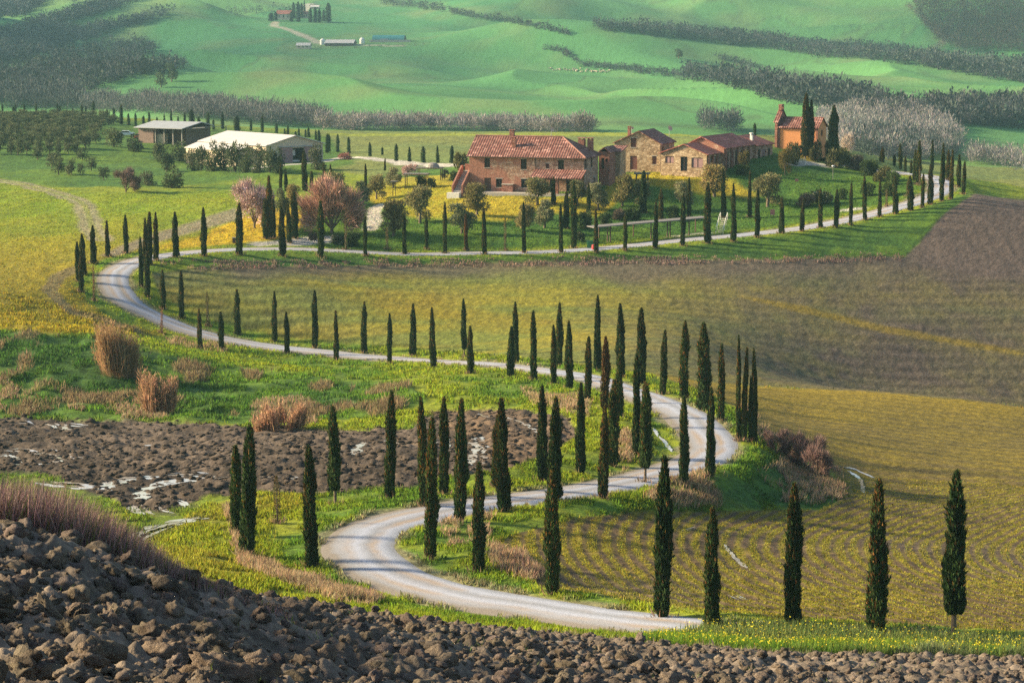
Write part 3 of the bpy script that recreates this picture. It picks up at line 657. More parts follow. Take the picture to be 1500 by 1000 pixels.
cyp_row('group standing on the farm slope', 'cypresses on the farm slope',
  [(810.5,258,300),(829,280,335,'x1.4'),(862,267,312),(942,249.5,312,'x1.4'),(968,276.5,321,'x1.3'),(1009,259,318),(1060,246.5,319,'x1.1'),(1098,249.6,319,'x1.1')], 345)
cyp_row('group beside the pink blossoming shrubs', 'cypresses around the blossoming shrubs',
  [(389.5,290,350,'x1.1'),(393.6,257,350,'x1.2'),(401,291,349,'x1.1'),(411,239,280),(419,247.6,280),(446.7,220,280,'x1.3'),(456.5,250,280),(475,238,268),(484.5,240,268),(536,239,277,'x.8'),(424,297,356),(432,280,349,'x1.2'),(563.7,231,250)], 330)
cyp_row('row behind the farm along pale lane', 'cypresses along the lane behind the farm',
  [(478.7,195,224),(482,195,222),(494.7,196,223),(511,200,225),(542,208,229),(560,215,227),(580.5,210,236),(600,214.5,237),(620,214,238),(641,212.5,239),(661.6,212.5,239)], 420, 9000, 1.35, CYP_SOFT)
cyp_row('row along lane behind both barns', 'cypresses along the lane behind the barns',
  [(188.5,166,184),(199,165,185),(210,169,184),(218.8,163,183),(230,171,184),(241,167,184),(251,161.7,184),(261,170,184),(270.5,164,184),(291.6,170,195),(305,164,193),(312.7,174.5,190),(326,163,189),(367.7,173.5,191.6),
   (384,169,194),(405,180,195),(417,188,197),(421.7,182,197),(433,192,199),(437.7,187,199),(447.5,189,201),(452,186,201),(462.7,190,205),(467.6,189.5,212)], 560, 800, 1.35, CYP_SOFT)
cyp_row('row on the skyline above olive grove', 'cypresses above the olive grove',
  [(3.5,149,162),(19.6,152,162),(23,149,162),(36,148,163),(53,148,164),(84.4,148,166),(88,152,166),(106.6,155,166),(120,150,167),(125.7,155,169),(137,147,170),(146.5,160,170),(157,159.6,171),(167,156,171),(177.7,152,182)], 560, 760, 1.35, CYP_SOFT)
cyp_row('in front of the grey barn', None, [(241.4,178,205)], 470, 640, 1.3, CYP_SOFT)
cyp_row('beside the chapel roof, small and slim', None, [(1105.5,179.5,199)], 420, 640, 1.3, CYP_SOFT)
big = cypress_mesh(150, 6000, 1.5, .2, 1, (.04, .055, .018), (.16, .085, .03), .3); big2 = cypress_mesh(151, 5200, 1.5, .08, 1, skirt=.7)
for px, top, base, me, w_, lab in ((1180, 136, 206, big, 1.9, 'broad old twin-topped cypress in front of the orange chapel wall'), (1188, 146, 207, big, 1.4, 'lower top of the old cypress pair before the chapel'), (1221, 154, 203, big2, 2.1, 'broad dark teardrop cypress right of the chapel')):
    y = 438.5; x = float(u_of(px, 200))*y; z = float(zgrid(x, y)); h = (float(to_px(x, y, z)[1])-top)*y/F
    plant('cypress', me, (x, y, z-.1), (w_*.75, w_*.75, h/7.5), px, lab, 'cypress', 'old cypresses by the chapel')
con = cypress_mesh(155, 2600, 2.4, .05, 1, (.03, .06, .03))
for px, top, base, w_, lab in ((281, 160, 190, 1.25, 'broad conifer left of two behind the grey barn'), (347, 169, 192, 1.2, 'broad conifer standing behind the white barn roof')):
    x, y, z = ground(px, base, 560, 720); h = (base-top)*y/F
    plant('conifer', con, (x, y, z-.1), (w_, w_, h/7.5), px, lab, 'conifer', 'conifers behind the barns')

# ------------------------------------------------------------------ olive trees, shrubs and bushes round the farm
OLV = [olive_mesh(200+k, 3600, c) for k, c in enumerate([(.22, .205, .095), (.19, .20, .11), (.26, .215, .09)])]
OLV_FAR = [olive_mesh(210+k, 700, c, .5) for k, c in enumerate([(.085, .11, .055), (.10, .12, .065)])]
ROUND = [olive_mesh(220, 2600, (.12, .10, .03), .28, .16)]
BUSH = [bush_mesh(230, 1500, (.055, .085, .025)), bush_mesh(231, 1500, (.10, .10, .04)), bush_mesh(232, 1300, (.045, .07, .028), .2, (.6, .58, .5)), bush_mesh(233, 1500, (.15, .11, .085))]
def tree_box(name, me, px0, px1, top, base, lab, cat, group=None, ymin=300, ymax=9000, uw=4.5, uh=4.5, pn=('crown', 'trunk'), depth=1.0):
    px = (px0+px1)/2; x, y, z = ground(px, base, ymin, ymax); k = y/F
    sw = (px1-px0)*k/uw; sh = (base-top)*k/uh
    return plant(name, me, (x, y, z-.03), (sw, sw*depth, sh), (px*1.7) % 6.28 if depth == 1 else 0, lab, cat, group, pn=pn)
go = 'olive trees round the farmhouse'
for i, (a, b_, t_, bs, lab) in enumerate([
  (537,567,254,292,'olive tree by the two-legged stand on the lawn'),(560,592,243,275,'olive tree left of the near flat pergola'),(553,599,290,346,'largest olive tree beside the pale lawn path'),
  (594,637,270,327,'bushy olive tree right of the pale lawn path'),(655,698,294,342,'dark olive tree on the slope below the outside stair'),(679,720,265,316,'pale olive tree in front of the farmhouse brick corner'),
  (766,808,258,300,'olive tree hiding the left end of the portico'),(779,816,289,334,'olive tree below the portico on the lawn edge'),(748,786,296,339,'grey olive tree at the middle of the shaded slope'),
  (830,861,262,302,'olive tree before the portico pillar'),(858,895,264,308,'golden olive tree at the right end of the portico'),(893,930,253,302,'grey-green olive tree beside the brick wing'),
  (925,957,263,303,'golden olive tree behind the slim pergola cypress'),(986,1018,262,306,'grey olive tree on the slope below the stone barn'),(1023,1071,238,288,'tall golden olive tree before the long building gable'),
  (1101,1149,252,303,'broad olive tree alone on the right slope'),(403,425,272,322,'upright golden olive tree behind the dark cypress trio'),(418,448,268,305,'pale olive tree between cypresses and pink shrub'),
  (466,515,250,300,'olive tree rising behind the big pink shrub'),(520,545,262,300,'small olive tree right of the big pink shrub')]):
    tree_box('olive_tree', OLV[i % 3], a, b_, t_, bs, lab, 'olive tree', go)
for i, (a, b_, t_, bs, lab) in enumerate([(1081,1100,217,255,'round golden ball-headed tree at the long building'),(1138,1162,214,257,'round ball-headed tree on the lawn below the chapel')]):
    tree_box('round_tree', ROUND[0], a, b_, t_, bs, lab, 'tree', 'ball-headed trees on the lawn', 380)
for a, b_, t_, bs, k, lab in [
  (1148,1179,204,240,1,'big dark bush beside the long building'),(1181,1206,198,236,1,'golden bush right under the chapel cypress'),(1200,1228,200,238,1,'golden bush below the chapel gable'),(1207,1243,211,246,1,'round golden bush above the right lawn'),
  (665,688,218,252,1,'tall golden bush at the left of farmhouse'),(656,676,249,265,0,'low dark bush left of the outside stair'),(608,626,255,273,0,'dark bush behind the near flat pergola'),(624,639,259,275,0,'smaller dark bush right of the near flat pergola'),
  (1162,1195,279,302,3,'pale flowering shrub on the right slope'),(1184,1206,273,298,2,'dark white-flowered shrub on the right slope'),(1200,1224,276,298,2,'second white-flowered shrub on the right slope'),(1226,1244,273,292,0,'dark round shrub right of the flowered shrubs'),
  (1258,1286,264,286,0,'dark shrub above the climbing cypresses'),(1286,1313,263,287,0,'rightmost dark shrub above the climbing cypresses'),
  (845,870,307,335,0,'dark bush left of the flat shelter roof'),(874,897,309,330,0,'dark bush by the end of flat shelter'),(892,918,302,322,3,'brown bush above the flat shelter roof'),(915,940,302,322,0,'dark hedge bush above the flat shelter roof'),
  (973,998,298,322,0,'dark bush behind the middle of flat shelter'),(843,858,335,352,2,'white-flowered bush left of the green bin'),(450,468,338,352,3,'low brownish bush at the farm drive mouth'),
  (484,508,338,358,2,'low pale-flowered hedge bush by the farm road'),(506,531,337,360,0,'low dark hedge bush by the farm road'),(499,519,317,331,0,'dark bush beside the pink shrub trunk'),(1078,1098,240,256,0,'low bush beneath the small ball-headed tree'),
  (885,900,212,222,1,'olive-brown bush behind the farmhouse chimney'),(1030,1050,198,206,1,'bush peeping over the long building ridge')]:
    tree_box('bush', BUSH[k], a, b_, t_, bs, lab, 'bush', 'bushes round the farm', 340, 470, 2.1, 1.6, ('leaves', 'stems'))
for i, (a, b_, t_, bs) in enumerate([(1228,1256,214,240),(1244,1272,222,250),(1260,1290,232,258),(1278,1306,240,266),(1296,1322,248,270)]):
    tree_box('bush', BUSH[(1, 3, 0, 1, 0)[i]], a, b_, t_, bs, f'thick hedge bush, {ORD[i]} down the ridge from the chapel', 'bush', 'hedge down the ridge', 385, 440, 2.1, 1.6, ('leaves', 'stems'))
PINK = twig_mesh(240, 8500, (.48, .29, .22)); PALE = twig_mesh(241, 4200, (.40, .28, .26), 2.2, 3.2, (.68, .50, .50), 3600)
PURP = twig_mesh(242, 5200, (.19, .125, .115)); GREYB = twig_mesh(243, 2600, (.16, .15, .13))
tree_box('bare_shrub', PINK, 432, 540, 262, 342, 'huge reddish-pink leafless shrub by the farm drive', 'shrub', None, 330, 9000, 4.6, 3.5)
tree_box('blossom_shrub', PALE, 342, 404, 266, 334, 'pale pink blossoming shrub above the yellow slope', 'shrub', None, 330, 9000, 3.9, 3.4)
tree_box('blossom_shrub', PALE, 586, 614, 240, 258, 'peach-coloured blossoming shrub behind the pergolas', 'shrub', None, 380, 9000, 4.6, 3.5)
tree_box('bare_shrub', GREYB, 644, 659, 248, 264, 'small bare tree left of the outside stair', 'shrub', None, 380, 9000, 4.6, 3.5)
PALEB = twig_mesh(244, 1800, (.55, .46, .40)); tree_box('bare_shrub', PALEB, 1230, 1256, 190, 226, 'pale leafless tree behind the ridge right of chapel', 'tree', None, 415, 600, 4.6, 3.5)
tree_box('bare_shrub', PURP, 1150, 1216, 636, 692, 'purple leafless bush on the bank at right bend', 'shrub', 'purple bushes by the right bend', 170, 260, 4.6, 3.3)
tree_box('bare_shrub', PURP, 1168, 1226, 655, 704, 'darker purple bush at the foot of right bend', 'shrub', 'purple bushes by the right bend', 170, 260, 4.6, 3.3)
tree_box('bare_shrub', PURP, 1114, 1160, 630, 668, 'low purple bush beside the bend cypresses', 'shrub', 'purple bushes by the right bend', 170, 260, 4.6, 3.3)
tree_box('bare_shrub', PURP, 161, 208, 248, 282, 'round greyish-purple bush at field edge below barns', 'shrub', None, 380, 9000, 4.6, 3.4)
SHR = [shrub_mesh(250, 1100, (.085, .11, .055), .42), shrub_mesh(251, 1100, (.06, .085, .04), .42), shrub_mesh(252, 1100, (.11, .125, .07), .42)]
gw = 'shrubs below the white barn'
for i, (a, b_, t_, bs, lab) in enumerate([(229,259,219,252,'grey round shrub above the foremost round shrub'),(236,270,240,276,'foremost round grey shrub on the green slope'),(203,230,249,272,'small grey shrub left of the foremost round shrub'),
  (222,247,203,236,'tall shrub below the grey barn corner'),(248,285,205,236,'dark shrub between the two barns'),(268,298,216,250,'olive-brown shrub left of the white barn hedge'),(150,182,185,215,'dark shrub at the grove corner'),(182,212,195,222,'dark shrub left of the parked vehicles')]):
    tree_box('shrub', SHR[i % 3], a, b_, t_, bs, lab, 'shrub', gw, 420, 640, 4.5, 4.2, ('crown', 'trunk'))
for i, (a, b_, t_, bs) in enumerate([(281,308,209,250),(298,326,203,251),(314,340,206,250),(330,360,203,252),(348,374,209,253),(364,392,209,253),(382,408,211,253),(398,420,215,254),(450,478,209,249)]):
    tree_box('shrub', SHR[i % 3], a, b_, t_, bs, f'dense grey-green shrub, {ORD[i]} from left before the white barn', 'shrub', 'shrubs hedging the white barn', 430, 640, 4.5, 4.2, ('crown', 'trunk'))
for i, (a, b_, t_, bs) in enumerate([(46,64,213,234),(68,84,226,247),(76,96,228,256),(94,108,241,257),(98,112,231,256),(113,124,238,257),(126,142,228,250),(144,160,243,264),(112,130,216,235),(70,92,222,240)]):
    tree_box('olive_tree', OLV_FAR[i % 2], a, b_, t_, bs, f'small grey olive tree, {ORD[i]} of the loose group below the grove', 'olive tree', 'small olive trees below the grove', 430, 600)
k = 0
gr_ = np.random.default_rng(5)
for r_, (py, xa, xb, st, hh) in enumerate([(226,-30,118,14.5,24),(217,-36,130,13.5,22),(210,-30,150,13,20),(203,-36,140,12.5,19),(197,-30,146,12,18),(192,-35,150,12,17),(187,-30,160,12,16),(182,-35,172,12,15),(178,-30,165,12,14),(174,-35,160,12,13),(171,-30,150,12,12)]):
    for px in np.arange(xa, xb, st):
        p = px+gr_.normal(0, 1.8); q = py+gr_.normal(0, .8); s_ = gr_.uniform(.85, 1.15)
        tree_box('olive_tree', OLV_FAR[k % 2], p-8*s_, p+8*s_, q-hh*.86*s_, q, 'olive tree among the close rows of the hillside grove', 'olive tree', 'olive trees of the hillside grove', 430, 720); k += 1
# ------------------------------------------------------------------ building materials
def stone_mat(name, c1, c2, c3, scale=2.2, patch=None):
    m, nt, b = mat(name); setin(b, Roughness=.92); b.inputs['Specular IOR Level'].default_value = .2
    tc = N(nt, 'ShaderNodeTexCoord'); mp = N(nt, 'ShaderNodeMapping'); mp.inputs['Scale'].default_value = (1, 1, 1.7); nt.links.new(tc.outputs['Object'], mp.inputs[0])
    vo = N(nt, 'ShaderNodeTexVoronoi'); vo.inputs['Scale'].default_value = scale; nt.links.new(mp.outputs[0], vo.inputs['Vector'])
    sp = N(nt, 'ShaderNodeSeparateColor'); nt.links.new(vo.outputs['Color'], sp.inputs[0])
    r = ramp(nt, sp.outputs[0], [(0, c1), (.5, c2), (1, c3)])
    ve = N(nt, 'ShaderNodeTexVoronoi', feature='DISTANCE_TO_EDGE'); ve.inputs['Scale'].default_value = scale; nt.links.new(mp.outputs[0], ve.inputs['Vector'])
    e = ramp(nt, ve.outputs[0], [(0, (.55, .5, .45)), (.09, (1, 1, 1))]); c = mul(nt, r.outputs[0], e.outputs[0])
    if patch:
        pn = noise(nt, .35, 3, tc.outputs['Object']); sx_ = N(nt, 'ShaderNodeSeparateXYZ'); nt.links.new(tc.outputs['Object'], sx_.inputs[0])
        ma = N(nt, 'ShaderNodeMath', operation='MULTIPLY_ADD'); nt.links.new(sx_.outputs[0], ma.inputs[0]); ma.inputs[1].default_value = -.035; nt.links.new(pn.outputs[0], ma.inputs[2]); pr = ramp(nt, ma.outputs[0], [(.20, (0, 0, 0)), (.27, (1, 1, 1))])
        br = N(nt, 'ShaderNodeTexNoise'); br.inputs['Scale'].default_value = 5; nt.links.new(tc.outputs['Object'], br.inputs['Vector'])
        c = mixc(nt, pr.outputs[0], c, ramp(nt, br.outputs[0], [(.3, patch[0]), (.7, patch[1])]).outputs[0])
    fn = noise(nt, 1.1, 5, tc.outputs['Object'], .7)
    nt.links.new(mul(nt, c, ramp(nt, fn.outputs[0], [(.3, (.75, .72, .7)), (.7, (1.2, 1.18, 1.15))]).outputs[0]), b.inputs['Base Color'])
    bump(nt, b, ve.outputs[0], .6, .06); return m
def plain_mat(name, c, var=.2, rough=.8, scale=2.0, bs=.2, metal=0):
    m, nt, b = mat(name); setin(b, Roughness=rough, Metallic=metal); tc = N(nt, 'ShaderNodeTexCoord'); t = noise(nt, scale, 5, tc.outputs['Object'], .65)
    nt.links.new(ramp(nt, t.outputs[0], [(.3, tuple(x*(1-var) for x in c)), (.7, tuple(min(.95, x*(1+var)) for x in c))]).outputs[0], b.inputs['Base Color'])
    if bs: bump(nt, b, t.outputs[0], bs, .03)
    return m
def tile_mat(name, c1, c2, c3, pitch=.36, row=.4):
    m, nt, b = mat(name); setin(b, Roughness=.85); uv = N(nt, 'ShaderNodeUVMap'); tc = N(nt, 'ShaderNodeTexCoord')
    sp = N(nt, 'ShaderNodeSeparateXYZ'); nt.links.new(uv.outputs[0], sp.inputs[0])
    def mth(op, a, v=None, v2=None):
        n_ = N(nt, 'ShaderNodeMath', operation=op); nt.links.new(a, n_.inputs[0])
        if v is not None:
            if hasattr(v, 'links'): nt.links.new(v, n_.inputs[1])
            else: n_.inputs[1].default_value = v
        if v2 is not None: n_.inputs[2].default_value = v2
        return n_.outputs[0]
    wave = mth('MULTIPLY_ADD', mth('SINE', mth('MULTIPLY', sp.outputs[0], 2*math.pi/pitch)), .5, .5)
    saw = mth('FRACT', mth('MULTIPLY', sp.outputs[1], 1/row))
    wn_ = N(nt, 'ShaderNodeTexWhiteNoise', noise_dimensions='2D'); cb = N(nt, 'ShaderNodeCombineXYZ')
    nt.links.new(mth('FLOOR', mth('MULTIPLY', sp.outputs[0], 1/pitch)), cb.inputs[0]); nt.links.new(mth('FLOOR', mth('MULTIPLY', sp.outputs[1], 1/row)), cb.inputs[1]); nt.links.new(cb.outputs[0], wn_.inputs[0])
    r = ramp(nt, wn_.outputs[0], [(0, c1), (.55, c2), (.9, c3), (1, tuple(min(.9, x*1.6+.05) for x in c3))])
    st = noise(nt, .5, 4, tc.outputs['Object'], .6)
    c = mul(nt, r.outputs[0], ramp(nt, st.outputs[0], [(.3, (.7, .68, .68)), (.7, (1.25, 1.2, 1.2))]).outputs[0])
    gap = ramp(nt, wave, [(0, (.66, .6, .6)), (.4, (1, 1, 1))]); c = mul(nt, c, gap.outputs[0]); nt.links.new(c, b.inputs['Base Color'])
    bump(nt, b, mth('ADD', wave, mth('MULTIPLY', saw, .35)), .5, .1); return m
m_stone = stone_mat('stone', (.28, .20, .13), (.46, .34, .22), (.60, .49, .35))
m_stoneb = stone_mat('stone_and_brick', (.32, .19, .14), (.46, .29, .21), (.57, .43, .34), 2.4, ((.30, .135, .10), (.43, .225, .165)))
m_brick = stone_mat('brickwork', (.26, .115, .085), (.35, .165, .125), (.43, .24, .185), 3.2)
m_orange = plain_mat('orange_stucco', (.66, .28, .11), .1, .9, .8)
m_tile = tile_mat('roof_tiles', (.135, .052, .042), (.20, .075, .06), (.29, .15, .12), .45)
m_tile2 = tile_mat('dull_roof_tiles', (.24, .07, .055), (.29, .085, .07), (.33, .12, .10), .36)
m_wood = plain_mat('dark_wood', (.085, .045, .03), .3, .7, 4); m_redwood = plain_mat('red_brown_shutter', (.14, .045, .035), .2, .7, 4)
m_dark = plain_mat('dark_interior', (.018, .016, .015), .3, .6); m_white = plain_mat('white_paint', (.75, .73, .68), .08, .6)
m_glass, nt, b = mat('window_glass'); setin(b, Roughness=.12); b.inputs['Base Color'].default_value = (.02, .024, .026, 1)
m_metal = plain_mat('grey_metal_sheet', (.34, .36, .38), .12, .55, .7); m_whiteroof = plain_mat('whitish_fibre_roof', (.50, .48, .48), .08, .7, .5)
m_concrete = plain_mat('concrete', (.40, .37, .33), .15, .9, 1.5); m_teal = plain_mat('teal_sheet', (.03, .20, .22), .15, .6, .4); m_green = plain_mat('green_plastic', (.02, .17, .06), .1, .5)
m_red = plain_mat('red_plastic', (.5, .03, .03), .1, .5); m_grey = plain_mat('grey_timber', (.26, .24, .22), .25, .8, 3); m_pinkd = plain_mat('pinkish_door_panel', (.32, .19, .19), .12, .8)
m_car = plain_mat('car_paint_white', (.7, .72, .75), .03, .3, 1, 0); m_carred = plain_mat('car_paint_red', (.35, .04, .03), .03, .3, 1, 0); m_tyre = plain_mat('tyre_rubber', (.02, .02, .02), .1, .8)
m_cream = plain_mat('cream_plaster', (.55, .45, .34), .12, .9)

# ------------------------------------------------------------------ building kit (local frame: x along the front, y to the back, z up)
class MB:
    def __init__(s): s.V = []; s.Q = []; s.uv = []
    def quad(s, *p):
        o = len(s.V); s.V += [tuple(map(float, q)) for q in p]; s.Q.append(tuple(range(o, o+len(p)))); return s
    def box(s, x0, x1, y0, y1, z0, z1):
        a = [(x0,y0,z0),(x1,y0,z0),(x1,y1,z0),(x0,y1,z0),(x0,y0,z1),(x1,y0,z1),(x1,y1,z1),(x0,y1,z1)]
        for f in ((0,3,2,1),(4,5,6,7),(0,1,5,4),(1,2,6,5),(2,3,7,6),(3,0,4,7)): s.quad(*[a[i] for i in f])
        return s
    def bar(s, p, q, r=.05, seg=6):
        V, Q = tube([p, q], [r, r], seg); o = len(s.V); s.V += [tuple(v) for v in V]; s.Q += [tuple(int(i)+o for i in f) for f in Q]
        s.Q.append(tuple(o+seg-1-k for k in range(seg))); s.Q.append(tuple(o+seg+k for k in range(seg))); return s
    def lathe(s, prof, seg=12, c=(0, 0, 0)):
        o = len(s.V)
        for r_, z in prof:
            for k in range(seg): a = 2*math.pi*k/seg; s.V.append((c[0]+r_*math.cos(a), c[1]+r_*math.sin(a), c[2]+z))
        for i in range(len(prof)-1):
            for k in range(seg): s.Q.append((o+i*seg+k, o+i*seg+(k+1) % seg, o+(i+1)*seg+(k+1) % seg, o+(i+1)*seg+k))
        return s
    def wall(s, p0, p1, z0, z1, holes=(), depth=.22):
        """upright wall face from p0 to p1 (plan), outside on the right hand going p0->p1; holes (s0,s1,za,zb) with reveals"""
        p0 = np.array(p0, float); p1 = np.array(p1, float); L = np.linalg.norm(p1-p0); e = (p1-p0)/L; nrm = np.array([e[1], -e[0]])
        P = lambda a, z, d=0: (*(p0+e*a-nrm*d), z)
        xs = sorted({0, L, *[h[0] for h in holes], *[h[1] for h in holes]}); zs = sorted({z0, z1, *[h[2] for h in holes], *[h[3] for h in holes]})
        for a, b_ in zip(xs, xs[1:]):
            for c, d in zip(zs, zs[1:]):
                if any(h[0] <= a and b_ <= h[1] and h[2] <= c and d <= h[3] for h in holes): continue
                s.quad(P(a, c), P(b_, c), P(b_, d), P(a, d))
        for a, b_, c, d in holes:
            s.quad(P(a, c), P(a, c, depth), P(a, d, depth), P(a, d)); s.quad(P(b_, c, depth), P(b_, c), P(b_, d), P(b_, d, depth))
            s.quad(P(a, d), P(a, d, depth), P(b_, d, depth), P(b_, d)); s.quad(P(a, c, depth), P(a, c), P(b_, c), P(b_, c, depth))
        return s
    def build(s, name, material, parent, smooth=False):
        me = bpy.data.meshes.new(name); me.from_pydata(s.V, [], s.Q); me.materials.append(material)
        if smooth: me.polygons.foreach_set('use_smooth', np.ones(len(me.polygons), bool))
        me.update(); return link(name, me, parent)
def roof(name, polys, material, parent, th=.16):
    """tiled slopes; each outline starts with its eave edge; the slab has thickness and UVs run along and up the slope"""
    V = []; Q = []; UV = []
    for P in polys:
        P = [Vector(p) for p in P]; o = len(V); n_ = len(P); e = (P[1]-P[0]).normalized(); nr_ = (P[1]-P[0]).cross(P[2]-P[0]).normalized()
        if nr_.z < 0: nr_ = -nr_
        up = nr_.cross(e)
        if up.z < 0: up = -up
        V += [tuple(p) for p in P]+[tuple(p-Vector((0, 0, th))) for p in P]
        UV += [((p-P[0]).dot(e), (p-P[0]).dot(up)) for p in P]*2
        f = list(range(o, o+n_)); 
        if (P[1]-P[0]).cross(P[2]-P[0]).z < 0: f = f[::-1]
        Q.append(f); Q.append([i+n_ for i in f[::-1]])
        for a in range(n_): b_ = (a+1) % n_; Q.append((o+a, o+a+n_, o+b_+n_, o+b_))
    me = bpy.data.meshes.new(name); me.from_pydata(V, [], Q); me.materials.append(material)
    ul = me.uv_layers.new(name='UVMap')
    for l in me.loops: ul.data[l.index].uv = UV[l.vertex_index]
    bm = bmesh.new(); bm.from_mesh(me); bmesh.ops.recalc_face_normals(bm, faces=bm.faces); bm.to_mesh(me); bm.free()
    return link(name, me, parent)
def window(parent, p0, p1, hole, sill=True, shut=None, depth=.16, name='window', fm=None):
    """frame, glass and sill filling a hole of the wall p0->p1"""
    p0 = np.array(p0, float); p1 = np.array(p1, float); e = (p1-p0)/np.linalg.norm(p1-p0); nrm = np.array([e[1], -e[0]]); a, b_, c, d = hole
    P = lambda s_, z, q: (*(p0+e*s_-nrm*q), z)
    def slab(mb, s0, s1, z0, z1, q0, q1):
        A_ = [P(s0,z0,q0),P(s1,z0,q0),P(s1,z0,q1),P(s0,z0,q1),P(s0,z1,q0),P(s1,z1,q0),P(s1,z1,q1),P(s0,z1,q1)]
        for f in ((0,3,2,1),(4,5,6,7),(0,1,5,4),(1,2,6,5),(2,3,7,6),(3,0,4,7)): mb.quad(*[A_[i] for i in f])
    w_ = .07; mb = MB()
    slab(mb, a+.004, a+w_, c+.004, d-.004, depth-.05, depth); slab(mb, b_-w_, b_-.004, c+.004, d-.004, depth-.05, depth); mid = (a+b_)/2
    slab(mb, mid-.03, mid+.03, c+w_, d-w_, depth-.05, depth); slab(mb, a+w_, b_-w_, d-w_, d-.004, depth-.05, depth); slab(mb, a+w_, b_-w_, c+.004, c+w_, depth-.05, depth)
    fr = mb.build(name, fm or m_wood, parent)
    g_ = MB(); slab(g_, a+.01, b_-.01, c+.01, d-.01, depth+.002, depth+.03); g_.build('pane' if shut is None else 'shutter', shut or m_glass, fr)
    if sill: s_ = MB(); slab(s_, a-.12, b_+.12, c-.1, c-.006, -.07, depth-.055); s_.build('sill', m_concrete, fr); t_ = MB(); slab(t_, a-.12, b_+.12, d+.006, d+.14, -.03, .1); t_.build('lintel', m_concrete, fr)
    return fr
def chimney(parent, x, y, z0, z1, w_=.55, m_=None, cap=True):
    c = MB().box(x-w_/2, x+w_/2, y-w_/2, y+w_/2, z0, z1).build('chimney', m_ or m_brick, parent)
    if cap:
        for sx in (-1, 1):
            for sy in (-1, 1): MB().box(x+sx*w_*.36-.06, x+sx*w_*.36+.06, y+sy*w_*.36-.06, y+sy*w_*.36+.06, z1+.002, z1+.25).build('cap_post', m_brick, c)
        MB().box(x-w_*.62, x+w_*.62, y-w_*.62, y+w_*.62, z1+.252, z1+.34).build('cap', m_tile2, c)
    return c
def place(px, py, Y=None, ymin=330, ymax=9000):
    if Y is None: return ground(px, py, ymin, ymax)
    x, y, z = at(px, py, Y); return float(x), float(y), float(z)

# ---------------- main farmhouse
x, y, z = place(687.5, 279, 400)
fh = empty('farmhouse', (x, y, z), R(-17), 'long two-storey brick and stone farmhouse with tiled roof and portico', 'farmhouse')
L, W, H, RZ = 20.4, 9.5, 6.3, 9.2
pf = lambda px: (px-687.5)*L/167.5            # front wall: picture column -> metres along it
zf = lambda py, px=700: (279+(px-687.5)*.012-py)/8.55
front = [(pf(710), pf(718.2), zf(245), zf(230.6)), (pf(763.6), pf(772.3), zf(246.5), zf(231.5)), (pf(800), pf(805), zf(244.5), zf(237.5)), (pf(818), pf(826.6), zf(247), zf(231.8)),
         (pf(710), pf(719.8), .02, zf(260)), (pf(727), pf(736), zf(273.5), zf(261)), (pf(764), pf(773.5), zf(273.5), zf(260.5)), (pf(806), pf(817), .1, 2.3), (pf(830), pf(843), .1, 2.3)]
right = [(1.0, 2.1, 4.0, 5.7), (4.7, 5.8, 4.1, 5.8), (6.6, 7.6, .9, 2.2)]
mb = MB(); mb.wall((0, 0), (L, 0), -2.0, H, front); mb.wall((L, 0), (L, W), -2.0, H, right); mb.wall((L, W), (0, W), -2.0, H); mb.wall((0, W), (0, 0), -2.0, H, [(3.2, 4.3, 3.3, 5.3)])
mb.quad((0, W, H), (0, 0, H), (0, W/2, RZ-.15)); wl = mb.build('wall', m_stoneb, fh)
for i, h in enumerate(front):
    if i in (4, 7, 8):
        d_ = MB().box(h[0]+.01, h[1]-.01, .14, .2, h[2]+.01, h[3]-.01).build('door', m_wood if i == 4 else m_dark, fh); MB().box(h[1]-.3, h[1]-.22, .10, .139, 1.0, 1.12).build('handle', m_metal, d_)
    else: window(fh, (0, 0), (L, 0), h, shut=m_redwood if i == 2 else None)
for h in right: window(fh, (L, 0), (L, W), h)
o_ = .5; xh = L-5.0; zo = .33
roof('roof', [[(-.35, -o_, H-zo), (L+o_, -o_, H-zo), (xh, W/2, RZ), (-.35, W/2, RZ)], [(L+o_, -o_, H-zo), (L+o_, W+o_, H-zo), (xh, W/2, RZ)], [(L+o_, W+o_, H-zo), (-.35, W+o_, H-zo), (-.35, W/2, RZ), (xh, W/2, RZ)]], m_tile, fh)
rg = MB(); rg.bar((-.35, W/2, RZ+.02), (xh, W/2, RZ+.02), .15, 8); rg.bar((xh, W/2, RZ), (L+o_, -o_, H-zo+.04), .13, 8); rg.bar((xh, W/2, RZ), (L+o_, W+o_, H-zo+.04), .13, 8); rg.build('ridge_tiles', m_tile, fh)
gt = MB(); gt.bar((-.35, -o_-.09, H-zo-.12), (L+o_+.1, -o_-.09, H-zo-.12), .08, 8); gt.bar((pf(785), -.1, 0), (pf(785), -.1, H-.3), .06, 8); gt.bar((L+.1, -.1, 0), (L+.1, -.1, H-.3), .06, 8); gt.build('gutter', m_wood, fh)
chimney(fh, 6.2, W/2+.2, RZ-.4, RZ+.75, .75); chimney(fh, 7.4, 2.2, H+1.0, H+2.6, .7)
chimney(fh, L-2.6, W-1.2, H+.2, H+2.3, 1.1); chimney(fh, L-1.1, W-1.0, H, H+2.3, .9)
